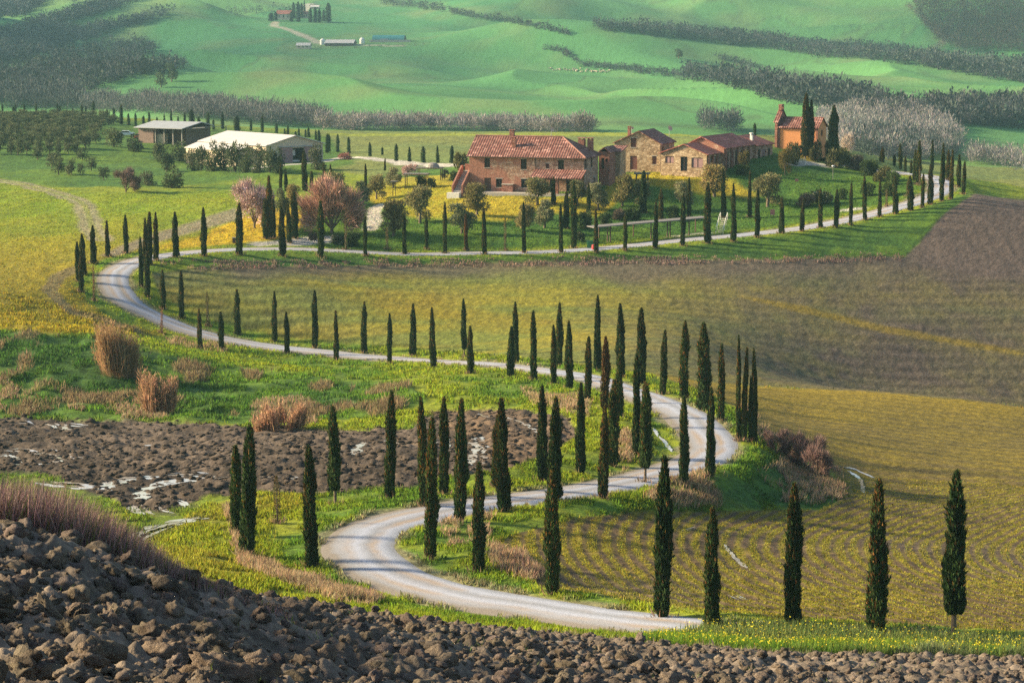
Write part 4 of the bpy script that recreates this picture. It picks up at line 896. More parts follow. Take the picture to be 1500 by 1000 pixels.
# portico
pw0, pw1, pd = pf(787), L+.35, 3.1
roof('portico_roof', [[(pw0-.3, -pd-.3, 2.75), (pw1+.2, -pd-.3, 2.75), (pw1+.2, -.02, 3.95), (pw0-.3, -.02, 3.95)]], m_tile, fh)
for xx in (pw0+.2, pf(823), pw1-.3): MB().box(xx-.28, xx+.28, -pd+.05, -pd+.6, -1.2, 2.55).build('pillar', m_brick, fh)
MB().box(pw0, pw1, -pd+.1, -pd+.4, 2.3, 2.6).build('beam', m_wood, fh)
MB().box(pf(712), pw1+.2, -pd-.2, -.01, -1.5, -.02).build('terrace', m_concrete, fh)
MB().box(pf(738), pf(754), -1.0, -.01, -.018, 1.2).build('bread_oven', m_brick, fh)
MB().box(pf(737.4), pf(754.6), -1.1, -.01, 1.203, 1.32).build('oven_top', m_concrete, fh)
# outside stair along the left gable
st = MB()
for k in range(16): st.box(-1.75, -.35, -3.4+k*.36, -3.4+(k+1)*.36 if k < 15 else 3.8, -1.2, .2+k*.2)
so = st.build('stair', m_concrete, fh)
for xx in (-2.05, -.32):
    p = MB()
    A_ = [(-3.5, -1.2), (2.1, -1.2), (2.1, 4.2), (1.6, 4.2), (-3.5, 1.1)]
    for (xa, xb) in ((xx, xx+.28),):
        a1 = [(xa, q, r_) for q, r_ in A_]; b1 = [(xb, q, r_) for q, r_ in A_]
        p.quad(*a1[::-1]); p.quad(*b1)
        for k in range(5): p.quad(a1[k], a1[(k+1) % 5], b1[(k+1) % 5], b1[k])
    p.build('stair_parapet', m_brick, fh)
MB().box(-2.05, -.3, 3.85, 4.1, -1, 4.3).build('landing_wall', m_brick, fh)
MB().box(-2.6, -.4, -4.5, -3.5, -1.2, -.12).build('stair_pad', m_white, fh)
# ---------------- brick wing and stone wing behind the right end
x, y, z = place(877, 276, 404)
wg = empty('brick_wing', (x, y, z), R(-17), 'narrow red brick wing with small tiled roof right of farmhouse', 'building')
h1 = [(.45, .95, 3.4, 5.3), (1.2, 1.6, 4.6, 5.2)]
mb = MB(); mb.wall((0, 0), (1.9, 0), -1.5, 6.4, h1); mb.wall((1.9, 0), (1.9, 6), -1.5, 6.4); mb.wall((1.9, 6), (0, 6), -1.5, 6.4); mb.wall((0, 6), (0, 0), -1.5, 6.4); mb.build('wall', m_brick, wg)
for h in h1: window(wg, (0, 0), (1.9, 0), h, False)
roof('roof', [[(-.2, -.3, 6.3), (-.2, 6.2, 6.3), (.95, 6.2, 7.2), (.95, -.3, 7.2)], [(2.15, -.3, 6.3), (2.15, 6.2, 6.3), (.95, 6.2, 7.2), (.95, -.3, 7.2)]], m_tile, wg)
x, y, z = place(892, 274, 408)
wg2 = empty('stone_wing', (x, y, z), R(-17), 'small pale stone wing at the far right of farmhouse', 'building')
h1 = [(.6, 1.2, 3.6, 4.8)]
mb = MB(); mb.wall((0, 0), (2.0, 0), -1.5, 6.3, h1); mb.wall((2.0, 0), (2.0, 4), -1.5, 6.3); mb.wall((2.0, 4), (0, 4), -1.5, 6.3); mb.wall((0, 4), (0, 0), -1.5, 6.3); mb.build('wall', m_stone, wg2)
window(wg2, (0, 0), (2.0, 0), h1[0], False)
roof('roof', [[(-.2, -.3, 6.3), (2.35, -.3, 6.3), (2.35, 4.2, 7.1), (-.2, 4.2, 7.1)]], m_tile, wg2)
# ---------------- stone barn with gable front
x, y, z = place(900, 248, 420)
bn = empty('stone_barn', (x, y, z), R(-20), 'rough stone barn with gable front and red shutters', 'barn')
k = 8.6/66; g = lambda px: (px-900)*k; hz = lambda py: (248-py)/8.1
holes = [(g(923.6), g(931.6), hz(215.4), hz(201.7)), (g(922.6), g(932.8), .03, hz(228)), (g(954.6), g(960.8), hz(239.5), hz(227.5))]
W, D, H, RZ, xr_ = 8.6, 9.0, 4.9, 7.05, 4.6
mb = MB(); mb.wall((0, 0), (W, 0), -1.5, H, holes[1:]+[(holes[0][0], holes[0][1], holes[0][2], H)]); mb.wall((W, 0), (W, D), -1.5, H, [(1.2, 2.2, 3.2, 4.2)]); mb.wall((W, D), (0, D), -1.5, H); mb.wall((0, D), (0, 0), -1.5, H)
a, b_, c, d = holes[0]
zt = lambda q: H+(RZ-.15-H)*(q/xr_ if q < xr_ else (W-q)/(W-xr_))
mb.quad((0, 0, H), (a, 0, H), (a, 0, zt(a))); mb.quad((a, 0, d), (b_, 0, d), (b_, 0, zt(b_)), (a, 0, zt(a))); mb.quad((b_, 0, H), (W, 0, H), (xr_, 0, RZ-.15), (b_, 0, zt(b_)))
mb.quad((W, D, H), (0, D, H), (xr_, D, RZ-.15)); mb.build('wall', m_stone, bn)
window(bn, (0, 0), (W, 0), holes[0], True, m_redwood); window(bn, (0, 0), (W, 0), holes[2], True, m_redwood); window(bn, (W, 0), (W, D), (1.2, 2.2, 3.2, 4.2), False)
h = holes[1]; d_ = MB().box(h[0]+.01, h[1]-.01, .12, .2, .03, h[3]-.01).build('door', m_redwood, bn); MB().box(h[0]+.1, h[0]+.18, .08, .119, 1, 1.15).build('handle', m_metal, d_)
roof('roof', [[(-.3, -.35, H-.12), (-.3, D+.3, H-.12), (xr_, D+.3, RZ), (xr_, -.35, RZ)], [(W+.4, -.35, H-.18), (W+.4, D+.3, H-.18), (xr_, D+.3, RZ), (xr_, -.35, RZ)]], m_tile, bn)
chimney(bn, 2.0, 2.5, H+.4, RZ+.3, .5); MB().bar((W+.06, -.08, 0), (W+.06, -.08, H-.2), .06).build('downpipe', m_wood, bn)
# ---------------- long low building in three steps
x, y, z = place(967.5, 250, 414)
lb = empty('long_building', (x, y, z), R(-28), 'long low stone building with dull red roofs in three steps', 'building')
def section(x0, x1, y0, y1, H, RZ, xr_, holes_f, holes_r, wm, z0=-1.8):
    mb = MB(); f = lambda hs: [h[:4] for h in hs]
    mb.wall((x0, y0), (x1, y0), z0, H, f(holes_f)); mb.wall((x1, y0), (x1, y1), z0, H, f(holes_r)); mb.wall((x1, y1), (x0, y1), z0, H); mb.wall((x0, y1), (x0, y0), z0, H)
    mb.quad((x0, y0, H), (x1, y0, H), (xr_, y0, RZ-.15)); mb.quad((x1, y1, H), (x0, y1, H), (xr_, y1, RZ-.15)); mb.build('wall', wm, lb)
    roof('roof', [[(x0-.3, y0-.35, H-.12), (x0-.3, y1+.3, H-.12), (xr_, y1+.3, RZ), (xr_, y0-.35, RZ)], [(x1+.4, y0-.35, H-.14), (x1+.4, y1+.3, H-.14), (xr_, y1+.3, RZ), (xr_, y0-.35, RZ)]], m_tile2, lb)
    for hs, p0, p1 in ((holes_f, (x0, y0), (x1, y0)), (holes_r, (x1, y0), (x1, y1))):
        for h in hs: window(lb, p0, p1, h[:4], False, h[4] if len(h) > 4 else None, .14)
section(0, 8.9, 0, 6.2, 3.3, 4.9, 4.6, [(.9, 2.6, 1.4, 2.6, m_pinkd), (3.9, 5.2, .05, 2.6), (6.0, 8.2, .7, 2.5, m_pinkd)], [(.5, 2.3, .3, 2.6, m_pinkd), (2.7, 4.3, .3, 2.6, m_pinkd), (4.7, 5.9, .3, 2.7, m_redwood)], m_stone)
section(1.6, 9.6, 6.2, 20.0, 4.1, 5.95, 5.2, [], [(.6, 2.2, .1, 3.2), (2.9, 4.5, .1, 3.2, m_wood), (5.2, 6.6, .1, 3.2), (7.2, 8.6, .6, 3.0, m_pinkd), (11.2, 12.2, .1, 2.8, m_wood)], m_stoneb)
section(3.0, 10.2, 20.0, 28.0, 3.9, 5.4, 5.8, [], [(.7, 2.0, 1.2, 3.0), (2.6, 4.6, .8, 2.9, m_pinkd), (5.6, 6.9, 1.2, 3.0)], m_stoneb)
ps = [MB().box(9.0, 9.3, .2+q*2.0, .5+q*2.0, -1.0, 3.25) for q in range(3)]+[MB().box(9.75, 10.05, 6.4+q*2.7, 6.7+q*2.7, -1.0, 4.0) for q in range(5)]
for p in ps: p.build('brick_pier', m_brick, lb)
chimney(lb, 8.2, 22.5, 4.2, 5.4, .5, m_white, False); MB().lathe([(.02, 0), (.28, .02), (.28, .3), (.4, .32), (.4, .5), (.02, .52)], 10, (8.2, 22.5, 5.402)).build('flue_cap', m_white, lb)
# ---------------- chapel
x, y, z = place(1139, 216, 445)
ch = empty('chapel', (x, y, z), R(-24), 'orange chapel with tiled roof and small bell gable', 'chapel')
L, W, H, RZ = 7.9, 5.6, 4.1, 5.8
mb = MB(); mb.wall((0, 0), (L, 0), -2, H); mb.wall((L, 0), (L, W), -2, H, [(2.3, 3.3, 2.2, 3.4)]); mb.wall((L, W), (0, W), -2, H); mb.wall((0, W), (0, 0), -2, H)
mb.quad((L, 0, H), (L, W, H), (L, W/2, RZ-.12)); mb.build('wall', m_orange, ch); window(ch, (L, 0), (L, W), (2.3, 3.3, 2.2, 3.4), False)
roof('roof', [[(.02, -.4, H-.2), (L+.3, -.4, H-.2), (L+.3, W/2, RZ), (.02, W/2, RZ)], [(.02, W+.4, H-.2), (L+.3, W+.4, H-.2), (L+.3, W/2, RZ), (.02, W/2, RZ)]], m_tile, ch)
fa = MB(); fr_ = [(-.35, -2), (W+.35, -2), (W+.35, 4.8), (W/2, 7.0), (-.35, 4.8)]
a1 = [(-.5, q, r_) for q, r_ in fr_]; b1 = [(-.003, q, r_) for q, r_ in fr_]; fa.quad(*a1[::-1]); fa.quad(*b1)
for k in range(5): fa.quad(a1[k], a1[(k+1) % 5], b1[(k+1) % 5], b1[k])
fo = fa.build('front_gable', m_brick, ch)
roof('gable_coping', [[(-.75, -.55, 4.85), (.2, -.55, 4.85), (.2, W/2, 7.2), (-.75, W/2, 7.2)], [(-.75, W+.55, 4.85), (.2, W+.55, 4.85), (.2, W/2, 7.2), (-.75, W/2, 7.2)]], m_tile, ch, .14)
bt = MB(); bt.box(-.55, .05, W/2-.75, W/2-.35, 6.9, 7.85); bt.box(-.55, .05, W/2+.35, W/2+.75, 6.9, 7.85); bt.box(-.58, .08, W/2-.8, W/2+.8, 7.853, 8.1); bt.build('bell_turret', m_brick, ch)
MB().lathe([(.02, .5), (.12, .45), (.18, .15), (.26, 0)], 10, (-.25, W/2, 7.25)).build('bell', m_metal, ch)
for yy in (0, L): pass
MB().box(-.02, .4, -.12, -.003, -2, H-.3).build('pilaster', m_brick, ch); MB().box(L-.4, L+.05, -.12, -.003, -2, H-.3).build('pilaster', m_brick, ch)
MB().box(.45, L-.45, -.1, -.003, H-.55, H-.25).build('cornice', m_brick, ch)
# ---------------- two barns on the left
x, y, z = place(390, 243, 520)
wb = empty('white_barn', (x, y, z), R(45), 'big white-roofed barn behind a hedge of shrubs', 'barn')
W, D, H, RZ = 15.5, 27.0, 4.6, 6.6
wb.rotation_euler = (0, 0, R(-2))
# gable front faces right and towards the viewer: local x runs along the gable to the right and away
wb.rotation_euler = (0, 0, R(40)); 
op = [(7.2, 10.4, .02, 3.7)]
mb = MB(); mb.wall((0, 0), (W, 0), -2, H, op); mb.wall((W, 0), (W, D), -2, H); mb.wall((W, D), (0, D), -2, H); mb.wall((0, D), (0, 0), -2, H); mb.quad((0, 0, H), (W, 0, H), (W/2, 0, RZ-.15)); mb.quad((W, D, H), (0, D, H), (W/2, D, RZ-.15)); mb.build('wall', m_cream, wb)
roof('roof', [[(-.5, -.6, H-.1), (-.5, D+.5, H-.1), (W/2, D+.5, RZ), (W/2, -.6, RZ)], [(W+.5, -.6, H-.1), (W+.5, D+.5, H-.1), (W/2, D+.5, RZ), (W/2, -.6, RZ)]], m_whiteroof, wb, .14)
roof('lean_to_roof', [[(-4.2, 6, H-1.5), (-4.2, D+.5, H-1.5), (-.55, D+.5, H-.35), (-.55, 6, H-.35)]], m_whiteroof, wb, .12)
mb = MB(); mb.wall((-4, 6.2), (0, 6.2), -2, H-1.7); mb.wall((-4, D), (-4, 6.2), -2, H-1.7); mb.build('lean_to_wall', m_cream, wb)
MB().box(3.6, 7.1, -.1, -.003, 0, 3.9).build('sliding_door', m_pinkd, wb); MB().box(10.5, 13.6, -.1, -.003, 0, 3.9).build('sliding_door', m_pinkd, wb); MB().box(3.2, 14.2, -.35, -.003, 3.95, 4.1).build('door_rail', m_metal, wb)
MB().box(7.2, 10.4, 2.5, 2.6, .02, 3.7).build('dark_bay', m_dark, wb); MB().box(7.7, 9.0, 1.6, 2.2, 1.9, 3.2).build('stored_panel', m_white, wb); MB().box(7.7, 9.9, 1.2, 2.0, .5, .9).build('stored_box', m_white, wb)  # near-black sheet stands in for the shade inside the open bay
x, y, z = place(203, 205, 590)
gb = empty('grey_barn', (x, y, z), R(-30), 'open-fronted grey barn with brick back walls', 'barn')
W, D, H, RZ = 14.0, 11.5, 3.5, 4.6
mb = MB(); mb.wall((0, 0), (4.8, 0), -2, H-.25); mb.wall((W, D), (0, D), -2, H); mb.wall((0, D), (0, 0), -2, H-.25); mb.wall((W, 1.5), (W, D), -2, H-.1); mb.build('wall', plain_mat('brown_boards', (.17, .11, .09), .3), gb)
for q in range(4):
    MB().box(5.2+q*2.8, 5.45+q*2.8, .05, .3, -2, H-.26).build('post', m_grey, gb)
MB().box(.1, W-.1, 3.6, 3.7, -2, H-.2).build('inner_wall', m_wood, gb); MB().box(5.0, 7.0, 1.0, 3.0, -1, 1.6).build('hay_stack', m_cream, gb)
roof('roof', [[(-.7, -1.0, H-.25), (W+.7, -1.0, H-.25), (W+.7, D*.62, RZ), (-.7, D*.62, RZ)], [(-.7, D+.8, H), (W+.7, D+.8, H), (W+.7, D*.62, RZ), (-.7, D*.62, RZ)]], m_metal, gb, .16)
roof('side_canopy', [[(W+.75, 2.0, H-.3), (W+.75, D, H-.3), (W+5.5, D, H+.1), (W+5.5, 2.0, H+.1)]], m_metal, gb, .1)
MB().box(W+5.1, W+5.3, D-.4, D-.2, -2, H-.05).build('post', m_grey, gb)
# ---------------- cars by the grey barn
def car(px, py, Y0, Y1, paint, rz, lab):
    x, y, z = ground(px, py, Y0, Y1); r_ = empty('parked_car', (x, y, z), rz, lab, 'car', 'vehicles by the grey barn')
    pr = [(-2.0, .35), (2.0, .35), (2.05, .8), (1.9, .95), (1.0, 1.0), (.5, 1.45), (-1.2, 1.48), (-1.75, 1.0), (-2.05, .9)]
    m_ = MB(); a1 = [(q, -.8, r2) for q, r2 in pr]; b1 = [(q, .8, r2) for q, r2 in pr]; m_.quad(*a1); m_.quad(*b1[::-1])
    for k in range(len(pr)): m_.quad(a1[k], b1[k], b1[(k+1) % len(pr)], a1[(k+1) % len(pr)])
    m_.build('body', paint, r_)
    g_ = MB()
    for s_ in (-1, 1): g_.quad(*[(q, s_*.803, r2) for q, r2 in ((-1.5, 1.02), (.8, 1.02), (.4, 1.38), (-1.1, 1.4))][::s_])
    g_.build('side_windows', m_glass, r_)
    for q in (-1.25, 1.25):
        for s_ in (-1, 1): MB().bar((q, s_*.62, .32), (q, s_*.83, .32), .32, 14).build('wheel', m_tyre, r_)
car(296, 204.5, 500, 640, m_car, .3, 'white car parked under the grey barn roof edge'); car(208, 204, 500, 640, m_carred, -.2, 'red vehicle parked left of the grey barn'); car(186, 199.5, 500, 660, m_car, .1, 'pale van parked among dark shrubs at the grove')
x, y, z = ground(506, 234, 430, 520); q_ = bush_mesh(260, 900, (.45, .17, .17)); plant('blossom_shrub', q_, (x, y, z), (1.6, 1.6, 1.2), 0, 'small pink blossoming bush beside the pale lane', 'shrub', None, pn=('leaves', 'stems'))
# ---------------- garden structures
def pergola(px0, px1, ytop, ybase, lab, cone=False, depth=2.6, ymin=330):
    pm = (px0+px1)/2; x, y, z = ground(pm, ybase, ymin); k_ = y/F; w_ = (px1-px0)*k_; h = (ybase-ytop)*k_-.1
    r_ = empty('pergola', (x-w_/2, y, z), R(-6), lab, 'pergola')
    for xx in (.3, w_-.3):
        for yy in (.2, depth-.2): MB().box(xx-.07, xx+.07, yy-.07, yy+.07, -.5, h-.1).build('post', m_wood, r_)
    rf = MB(); rf.box(-.1, w_+.1, .12, .26, h-.098, h+.06); rf.box(-.1, w_+.1, depth-.26, depth-.12, h-.098, h+.06); rf.build('beam', m_grey, r_)
    sl = MB()
    for q in np.arange(0, w_, .3): sl.box(q-.05, q+.12, -.15, depth+.15, h+.062, h+.16)
    sl.build('slat_roof', m_grey, r_)
    if cone: MB().lathe([(1.3, 0), (1.1, .45), (.7, .75), (.02, .9)], 14, (w_*.6, depth/2, h+.162)).build('thatch', m_grey, r_)
    for s_ in (.3, w_-.3): pass
    return r_
pergola(610, 648, 246, 265, 'flat wooden pergola with a thatched hump on top', True); pergola(591, 627, 255, 276, 'plain flat wooden pergola nearer the slope'); pergola(929, 951, 254, 267, 'small dark pergola below the stone barn door')
x, y, z = ground(578, 287, 330); st_ = empty('garden_stand', (x, y, z), R(-5), 'two-legged wooden stand with small flat top', 'stand')
for xx in (-.35, .1): MB().box(xx, xx+.1, -.05, .05, -.4, 2.45).build('leg', m_wood, st_)
MB().box(-.65, .5, -.5, .5, 2.452, 2.62).build('top', m_grey, st_); MB().box(-.28, .12, -.03, .03, 1.1, 1.2).build('crossbar', m_wood, st_)
# long flat shelter above the road
xa, ya, za = ground(866, 355, 340); xb, yb, zb = ground(1034, 341, 340)
Ls = math.hypot(xb-xa, yb-ya); rz = math.atan2(yb-ya, xb-xa); cs = empty('car_shelter', (xa, ya, za), rz, 'long flat-roofed timber shelter along the farm road', 'shelter')
Zt = lambda s_: (at(860+(1032-860)*s_, 332.5+(318-332.5)*s_, ya+(yb-ya)*s_)[2]-za)
mb = MB(); A0, A1 = float(Zt(0)), float(Zt(1))
a1 = [(0, -.9, A0-.1), (Ls, -.9, A1-.1), (Ls, 1.6, A1-.08), (0, 1.6, A0-.08)]; b1 = [(p[0], p[1], p[2]+.15) for p in a1]
mb.quad(*a1[::-1]); mb.quad(*b1)
for k in range(4): mb.quad(a1[k], a1[(k+1) % 4], b1[(k+1) % 4], b1[k])
mb.build('roof', plain_mat('weathered_sheet', (.17, .16, .155), .15), cs)
for px in (887, 891, 950, 974, 978, 1006, 1031):
    s_ = (px-866)/(1034-866)*Ls; MB().box(s_-.08, s_+.08, -.7, -.54, -2.0, A0+(A1-A0)*s_/Ls-.125).build('post', m_wood, cs)
for q in (2, 8, 14, 19): MB().box(q-.07, q+.07, 1.3, 1.44, -2.0, A0+(A1-A0)*q/Ls-.125).build('rear_post', m_wood, cs)
# white railing of the garden steps
x, y, z = ground(1053, 343, 340); sr = empty('garden_steps', (x, y, z), R(-30), 'white railing and steps climbing the grass slope', 'steps')
for k in range(9): MB().box(-.4-.12*k, .4-.12*k, .2+k*.45, .5+k*.45, k*.27-.1, k*.27).build('step', m_concrete, sr)
for s_ in (-.62, .62):
    rl = MB(); rl.bar((s_, .2, .95), (s_-.96, 3.9, 3.1), .045)
    for k in range(4): rl.bar((s_-.3*k, .25+k*1.2, k*.7-.2), (s_-.3*k, .25+k*1.2, .95+k*.7), .035)
    rl.build('railing', m_white, sr)
# bin, red barrel, signs, lamp, fence
x, y, z = ground(865, 364, 340); bi = empty('waste_bin', (x, y, z), R(10), 'green wheeled waste bin beside the farm road', 'bin')
MB().box(-.5, .5, -.4, .4, .12, 1.05).build('body', m_green, bi); MB().box(-.56, .56, -.46, .46, 1.053, 1.16).build('lid', m_green, bi)
for s_ in (-.35, .35): MB().bar((s_, -.3, .1), (s_+.06, -.3, .1), .1, 10).build('wheel', m_tyre, bi)
x, y, z = ground(869.5, 366, 340); ba = empty('red_canister', (x, y, z), 0, 'small red canister in front of the green bin', 'canister'); MB().lathe([(.02, 0), (.27, .02), (.3, .4), (.27, .75), (.1, .82), (.02, .83)], 12).build('body', m_red, ba); MB().lathe([(.02, .835), (.08, .836), (.08, .93), (.02, .94)], 8).build('cap', m_dark, ba)
def sign(px, py, w_, h, hp, paint, lab):
    x, y, z = ground(px, py, 340); s_ = empty('garden_sign', (x, y, z), R(-8), lab, 'sign')
    MB().box(-w_/2, w_/2, -.03, .03, hp, hp+h).build('panel', paint, s_)
    for q in (-w_*.35, w_*.35): MB().box(q-.035, q+.035, .032, .1, -.4, hp+h*.8).build('post', m_wood, s_)
m_pk = plain_mat('faded_red_panel', (.42, .17, .15), .15, .8); sign(1131.5, 318, .75, .9, .35, m_pk, 'faded red panel beside the climbing cypresses'); sign(1167, 267, .6, .45, .12, m_pk, 'small reddish box low on the grass below chapel')
x, y, z = ground(1220, 263, 370); lp = empty('garden_lamp', (x, y, z), 0, 'slim garden lamp post on the right lawn', 'lamp'); MB().bar((0, 0, -.3), (0, 0, 2.3), .04).build('post', m_grey, lp); MB().lathe([(.02, 2.3), (.3, 2.34), (.22, 2.5), (.02, 2.55)], 10).build('lamp_shade', m_white, lp)
x, y, z = ground(1170, 238, 400); fe = empty('picket_fence', (x, y, z), R(-10), 'short white picket fence by the chapel bush', 'fence')
for k in range(8): MB().box(-1.2+k*.34, -1.12+k*.34, -.03, .03, -.3, .85).build('picket', m_white, fe)
MB().box(-1.25, 1.35, .032, .08, .5, .6).build('rail', m_white, fe)
def dish(px, py, Y, lab, s_=.45):
    x, y, z = at(px, py, Y); r_ = empty('satellite_dish', (float(x), float(y), float(z)), R(35), lab, 'dish', 'satellite dishes on the roofs')
    d_ = MB().lathe([(.01, 0), (s_*.5, .04), (s_*.85, .12), (s_, .2)], 14).build('reflector', m_cream, r_, True); d_.rotation_euler = (R(65), 0, 0); d_.location = (0, 0, .35); MB().bar((0, .1, -1.6), (0, .1, .45), .04).build('mast', m_metal, r_)
dish(808, 193, 409.5, 'satellite dish standing on the main farmhouse ridge'); dish(981, 191.5, 428, 'satellite dish on the stone barn roof', .5); dish(925.5, 191, 424, 'small white dish next to the stone barn chimney', .3)
# parasol-like flowering pot near patio, small mail box by the cypress
x, y, z = ground(344, 356, 300); mbx = empty('electric_box', (x, y, z), 0, 'small brown meter box left of the road cypress', 'box'); MB().box(-.35, .35, -.2, .2, -.2, .75).build('body', m_wood, mbx); MB().box(-.42, .42, -.27, .27, .753, .83).build('lid', m_grey, mbx)

# ---------------- far farms on the hill
def hut(px0, px1, ytop, ybase, lab, wm, rm, name='farm_shed', cat='shed', flat=False, ymin=1000, depth=.55, eave=.6):
    x, y, z = ground(px0, ybase, ymin); k_ = y/F; w_ = (px1-px0)*k_; h = (ybase-ytop)*k_; d_ = w_*depth
    r_ = empty(name, (x, y, z), R(-8), lab, cat); he = h*eave
    mb = MB(); hs = [(w_*f-.6, w_*f+.6, he*.35, he*.75) for f in (.2, .5, .8)]
    mb.wall((0, 0), (w_, 0), -3, he, hs); mb.wall((w_, 0), (w_, d_), -3, he); mb.wall((w_, d_), (0, d_), -3, he); mb.wall((0, d_), (0, 0), -3, he); mb.quad((0, d_, he), (0, 0, he), (0, d_/2, h-.1)); mb.quad((w_, 0, he), (w_, d_, he), (w_, d_/2, h-.1)); mb.build('wall', wm, r_)
    for q in hs: window(r_, (0, 0), (w_, 0), q, False)
    roof('roof', [[(-.4, -.5, he-.1), (w_+.4, -.5, he-.1), (w_+.4, d_/2, h), (-.4, d_/2, h)], [(-.4, d_+.5, he-.1), (w_+.4, d_+.5, he-.1), (w_+.4, d_/2, h), (-.4, d_/2, h)]], rm, r_)
    return r_
hut(405, 426, 15.5, 29, 'far stone farmhouse among dark cypresses on the hilltop', m_cream, m_tile2, 'far_farmhouse', 'farmhouse')
hut(441, 451, 17, 27, 'smaller far house right of the hilltop farmhouse', m_cream, m_tile2, 'far_farmhouse', 'house')
hut(434, 454, 63, 71.5, 'small white-roofed shed left on the far hillside', m_cream, m_whiteroof, eave=.55)
hut(476, 518, 58.5, 68, 'low long shed with whitish roof on the far hillside', m_wood, m_whiteroof, eave=.5)
hut(455, 467, 8, 14, 'long pale roof behind the hilltop cypresses', m_cream, m_whiteroof)
x, y, z = ground(545, 61.5, 1000); k_ = y/F; w_ = 47*k_; rr_ = 11*k_*.9
tb = empty('teal_barn', (x, y, z), R(-8), 'teal arched barn on the far hillside', 'barn')
mb = MB(); pts = [(rr_-rr_*math.cos(math.pi*k/12), rr_*.95*math.sin(math.pi*k/12)**.8) for k in range(13)]
for (ya_, za_), (yb_, zb_) in zip(pts, pts[1:]): mb.quad((0, ya_, za_), (w_, ya_, za_), (w_, yb_, zb_), (0, yb_, zb_)); mb.quad((0, ya_, za_-.3), (0, yb_, zb_-.3), (w_, yb_, zb_-.3), (w_, ya_, za_-.3))
mb.build('arched_roof', m_teal, tb); mb = MB()
for xx in (.2, w_-.2): mb.quad(*[(xx, a_, b2) for a_, b2 in pts])
mb.build('end_wall', m_dark, tb); MB().box(w_*.28, w_*.52, -2.5, -.01, 0, rr_*.45).build('lean_to', m_metal, tb); MB().box(-1, w_+6, -4.5, -4.2, -1, 1.6).build('yard_wall', m_concrete, tb)
for px, py, lab in ((472.5, 65.5, 'white round silo left of the long far shed'), (530.5, 64, 'white round silo left of the teal barn')):
    x, y, z = ground(px, py, 1000); s_ = empty('silo', (x, y, z), 0, lab, 'silo', 'silos at the far farm'); MB().lathe([(2.0, -1), (2.0, 3.2)], 14).build('tank', m_white, s_, True); MB().lathe([(2.05, 3.2), (1.2, 4.3), (.02, 4.7)], 14).build('dome', m_white, s_, True)
for i, (px, top, base, w_) in enumerate([(397,19,31,6.5),(404,18,30,5.0),(430,4,28,5.2),(437,3,28,5.2),(442,5,27,4.6),(446,1,24,2.8),(427,17,32,4.5),(437,15,32,5.6),(455,12,33,5),(462,11,33,5),(468,13,33,4.6),(474,15,32,4.4),(481,5,33,7.2)]):
    x, y, z = ground(px, base, 1200); h = (base-top)*y/F
    plant('cypress' if w_ < 5 else 'dark_tree', CYP_SOFT[i % 3], (x, y, z), (w_*.9, w_*.9, h/7.5), i, f'dark tree, {ORD[i]} from left around the hilltop farmhouse', 'tree', 'trees around the hilltop farmhouse')
for px0, px1, top, base, lab in ((226, 246, 106, 128, 'single dark tree on the far green slope at left'), (241, 262, 92, 120, 'taller bare tree beside the dark slope tree'), (987, 1001, 71, 86, 'lone dark shrub between the far hedges'), (823, 838, 71, 84, 'lone round tree at the far hedge end')):
    tree_box('far_tree', OLV_FAR[0] if 'dark' in lab else GREYB, px0, px1, top, base, lab, 'tree', 'single trees on the far hills', 900)
# sheep grazing on the far hill
sh = MB(); sh.lathe([(.02, -.62), (.22, -.55), (.34, -.2), (.34, .25), (.24, .52), (.02, .6)], 9)
sv = np.array(sh.V)[:, [2, 0, 1]]+[0, 0, .68]; sh.V = [tuple(v) for v in sv]
for a_, b2 in ((-.35, -.16), (-.35, .16), (.35, -.16), (.35, .16)): sh.bar((a_, b2, 0), (a_, b2, .5), .05, 5)
sh.bar((.5, 0, .85), (.85, 0, .72), .13, 6)
me_s = bpy.data.meshes.new('sheep'); me_s.from_pydata(sh.V, [], sh.Q); me_s.materials.append(m_cream)
for i in range(46):
    px = 803+92*random.random()**.9; py = 102+ (px-803)*.05+random.gauss(0, 1.0)
    x, y, z = ground(px, py, 1000); o = link('sheep', me_s, None, None, 'white sheep grazing in the flock on the far hill', 'sheep', 'flock of sheep'); o.location = (x, y, z); o.rotation_euler = (0, 0, random.uniform(0, 6.28)); o.scale = (1.15, 1.15, 1.15)
# ------------------------------------------------------------------ woods on the far hills and in the valley
m_wood_far = leaf_mat('woodland_leaves', .15, 0)
def inpoly(x, y, P):
    c = False; n_ = len(P)
    for i in range(n_):
        a, b_ = P[i], P[(i+1) % n_]
        if (a[1] > y) != (b_[1] > y) and x < (b_[0]-a[0])*(y-a[1])/(b_[1]-a[1])+a[0]: c = not c
    return c
def scatter_poly(P, n_, ymin, ymax=9000):
    P = [tuple(p) for p in P]; xs = [p[0] for p in P]; ys = [p[1] for p in P]; out = []; g_ = 0
    while len(out) < n_ and g_ < n_*30:
        g_ += 1; x = random.uniform(min(xs), max(xs)); y = random.uniform(min(ys), max(ys))
        if inpoly(x, y, P): out.append(ground(x, y, ymin, ymax))
    return np.array(out)
def band(line, th):
    up = [(x, y-t) for (x, y), t in zip(line, th)]; return up+[(x, y+t) for (x, y), t in list(zip(line, th))[::-1]]
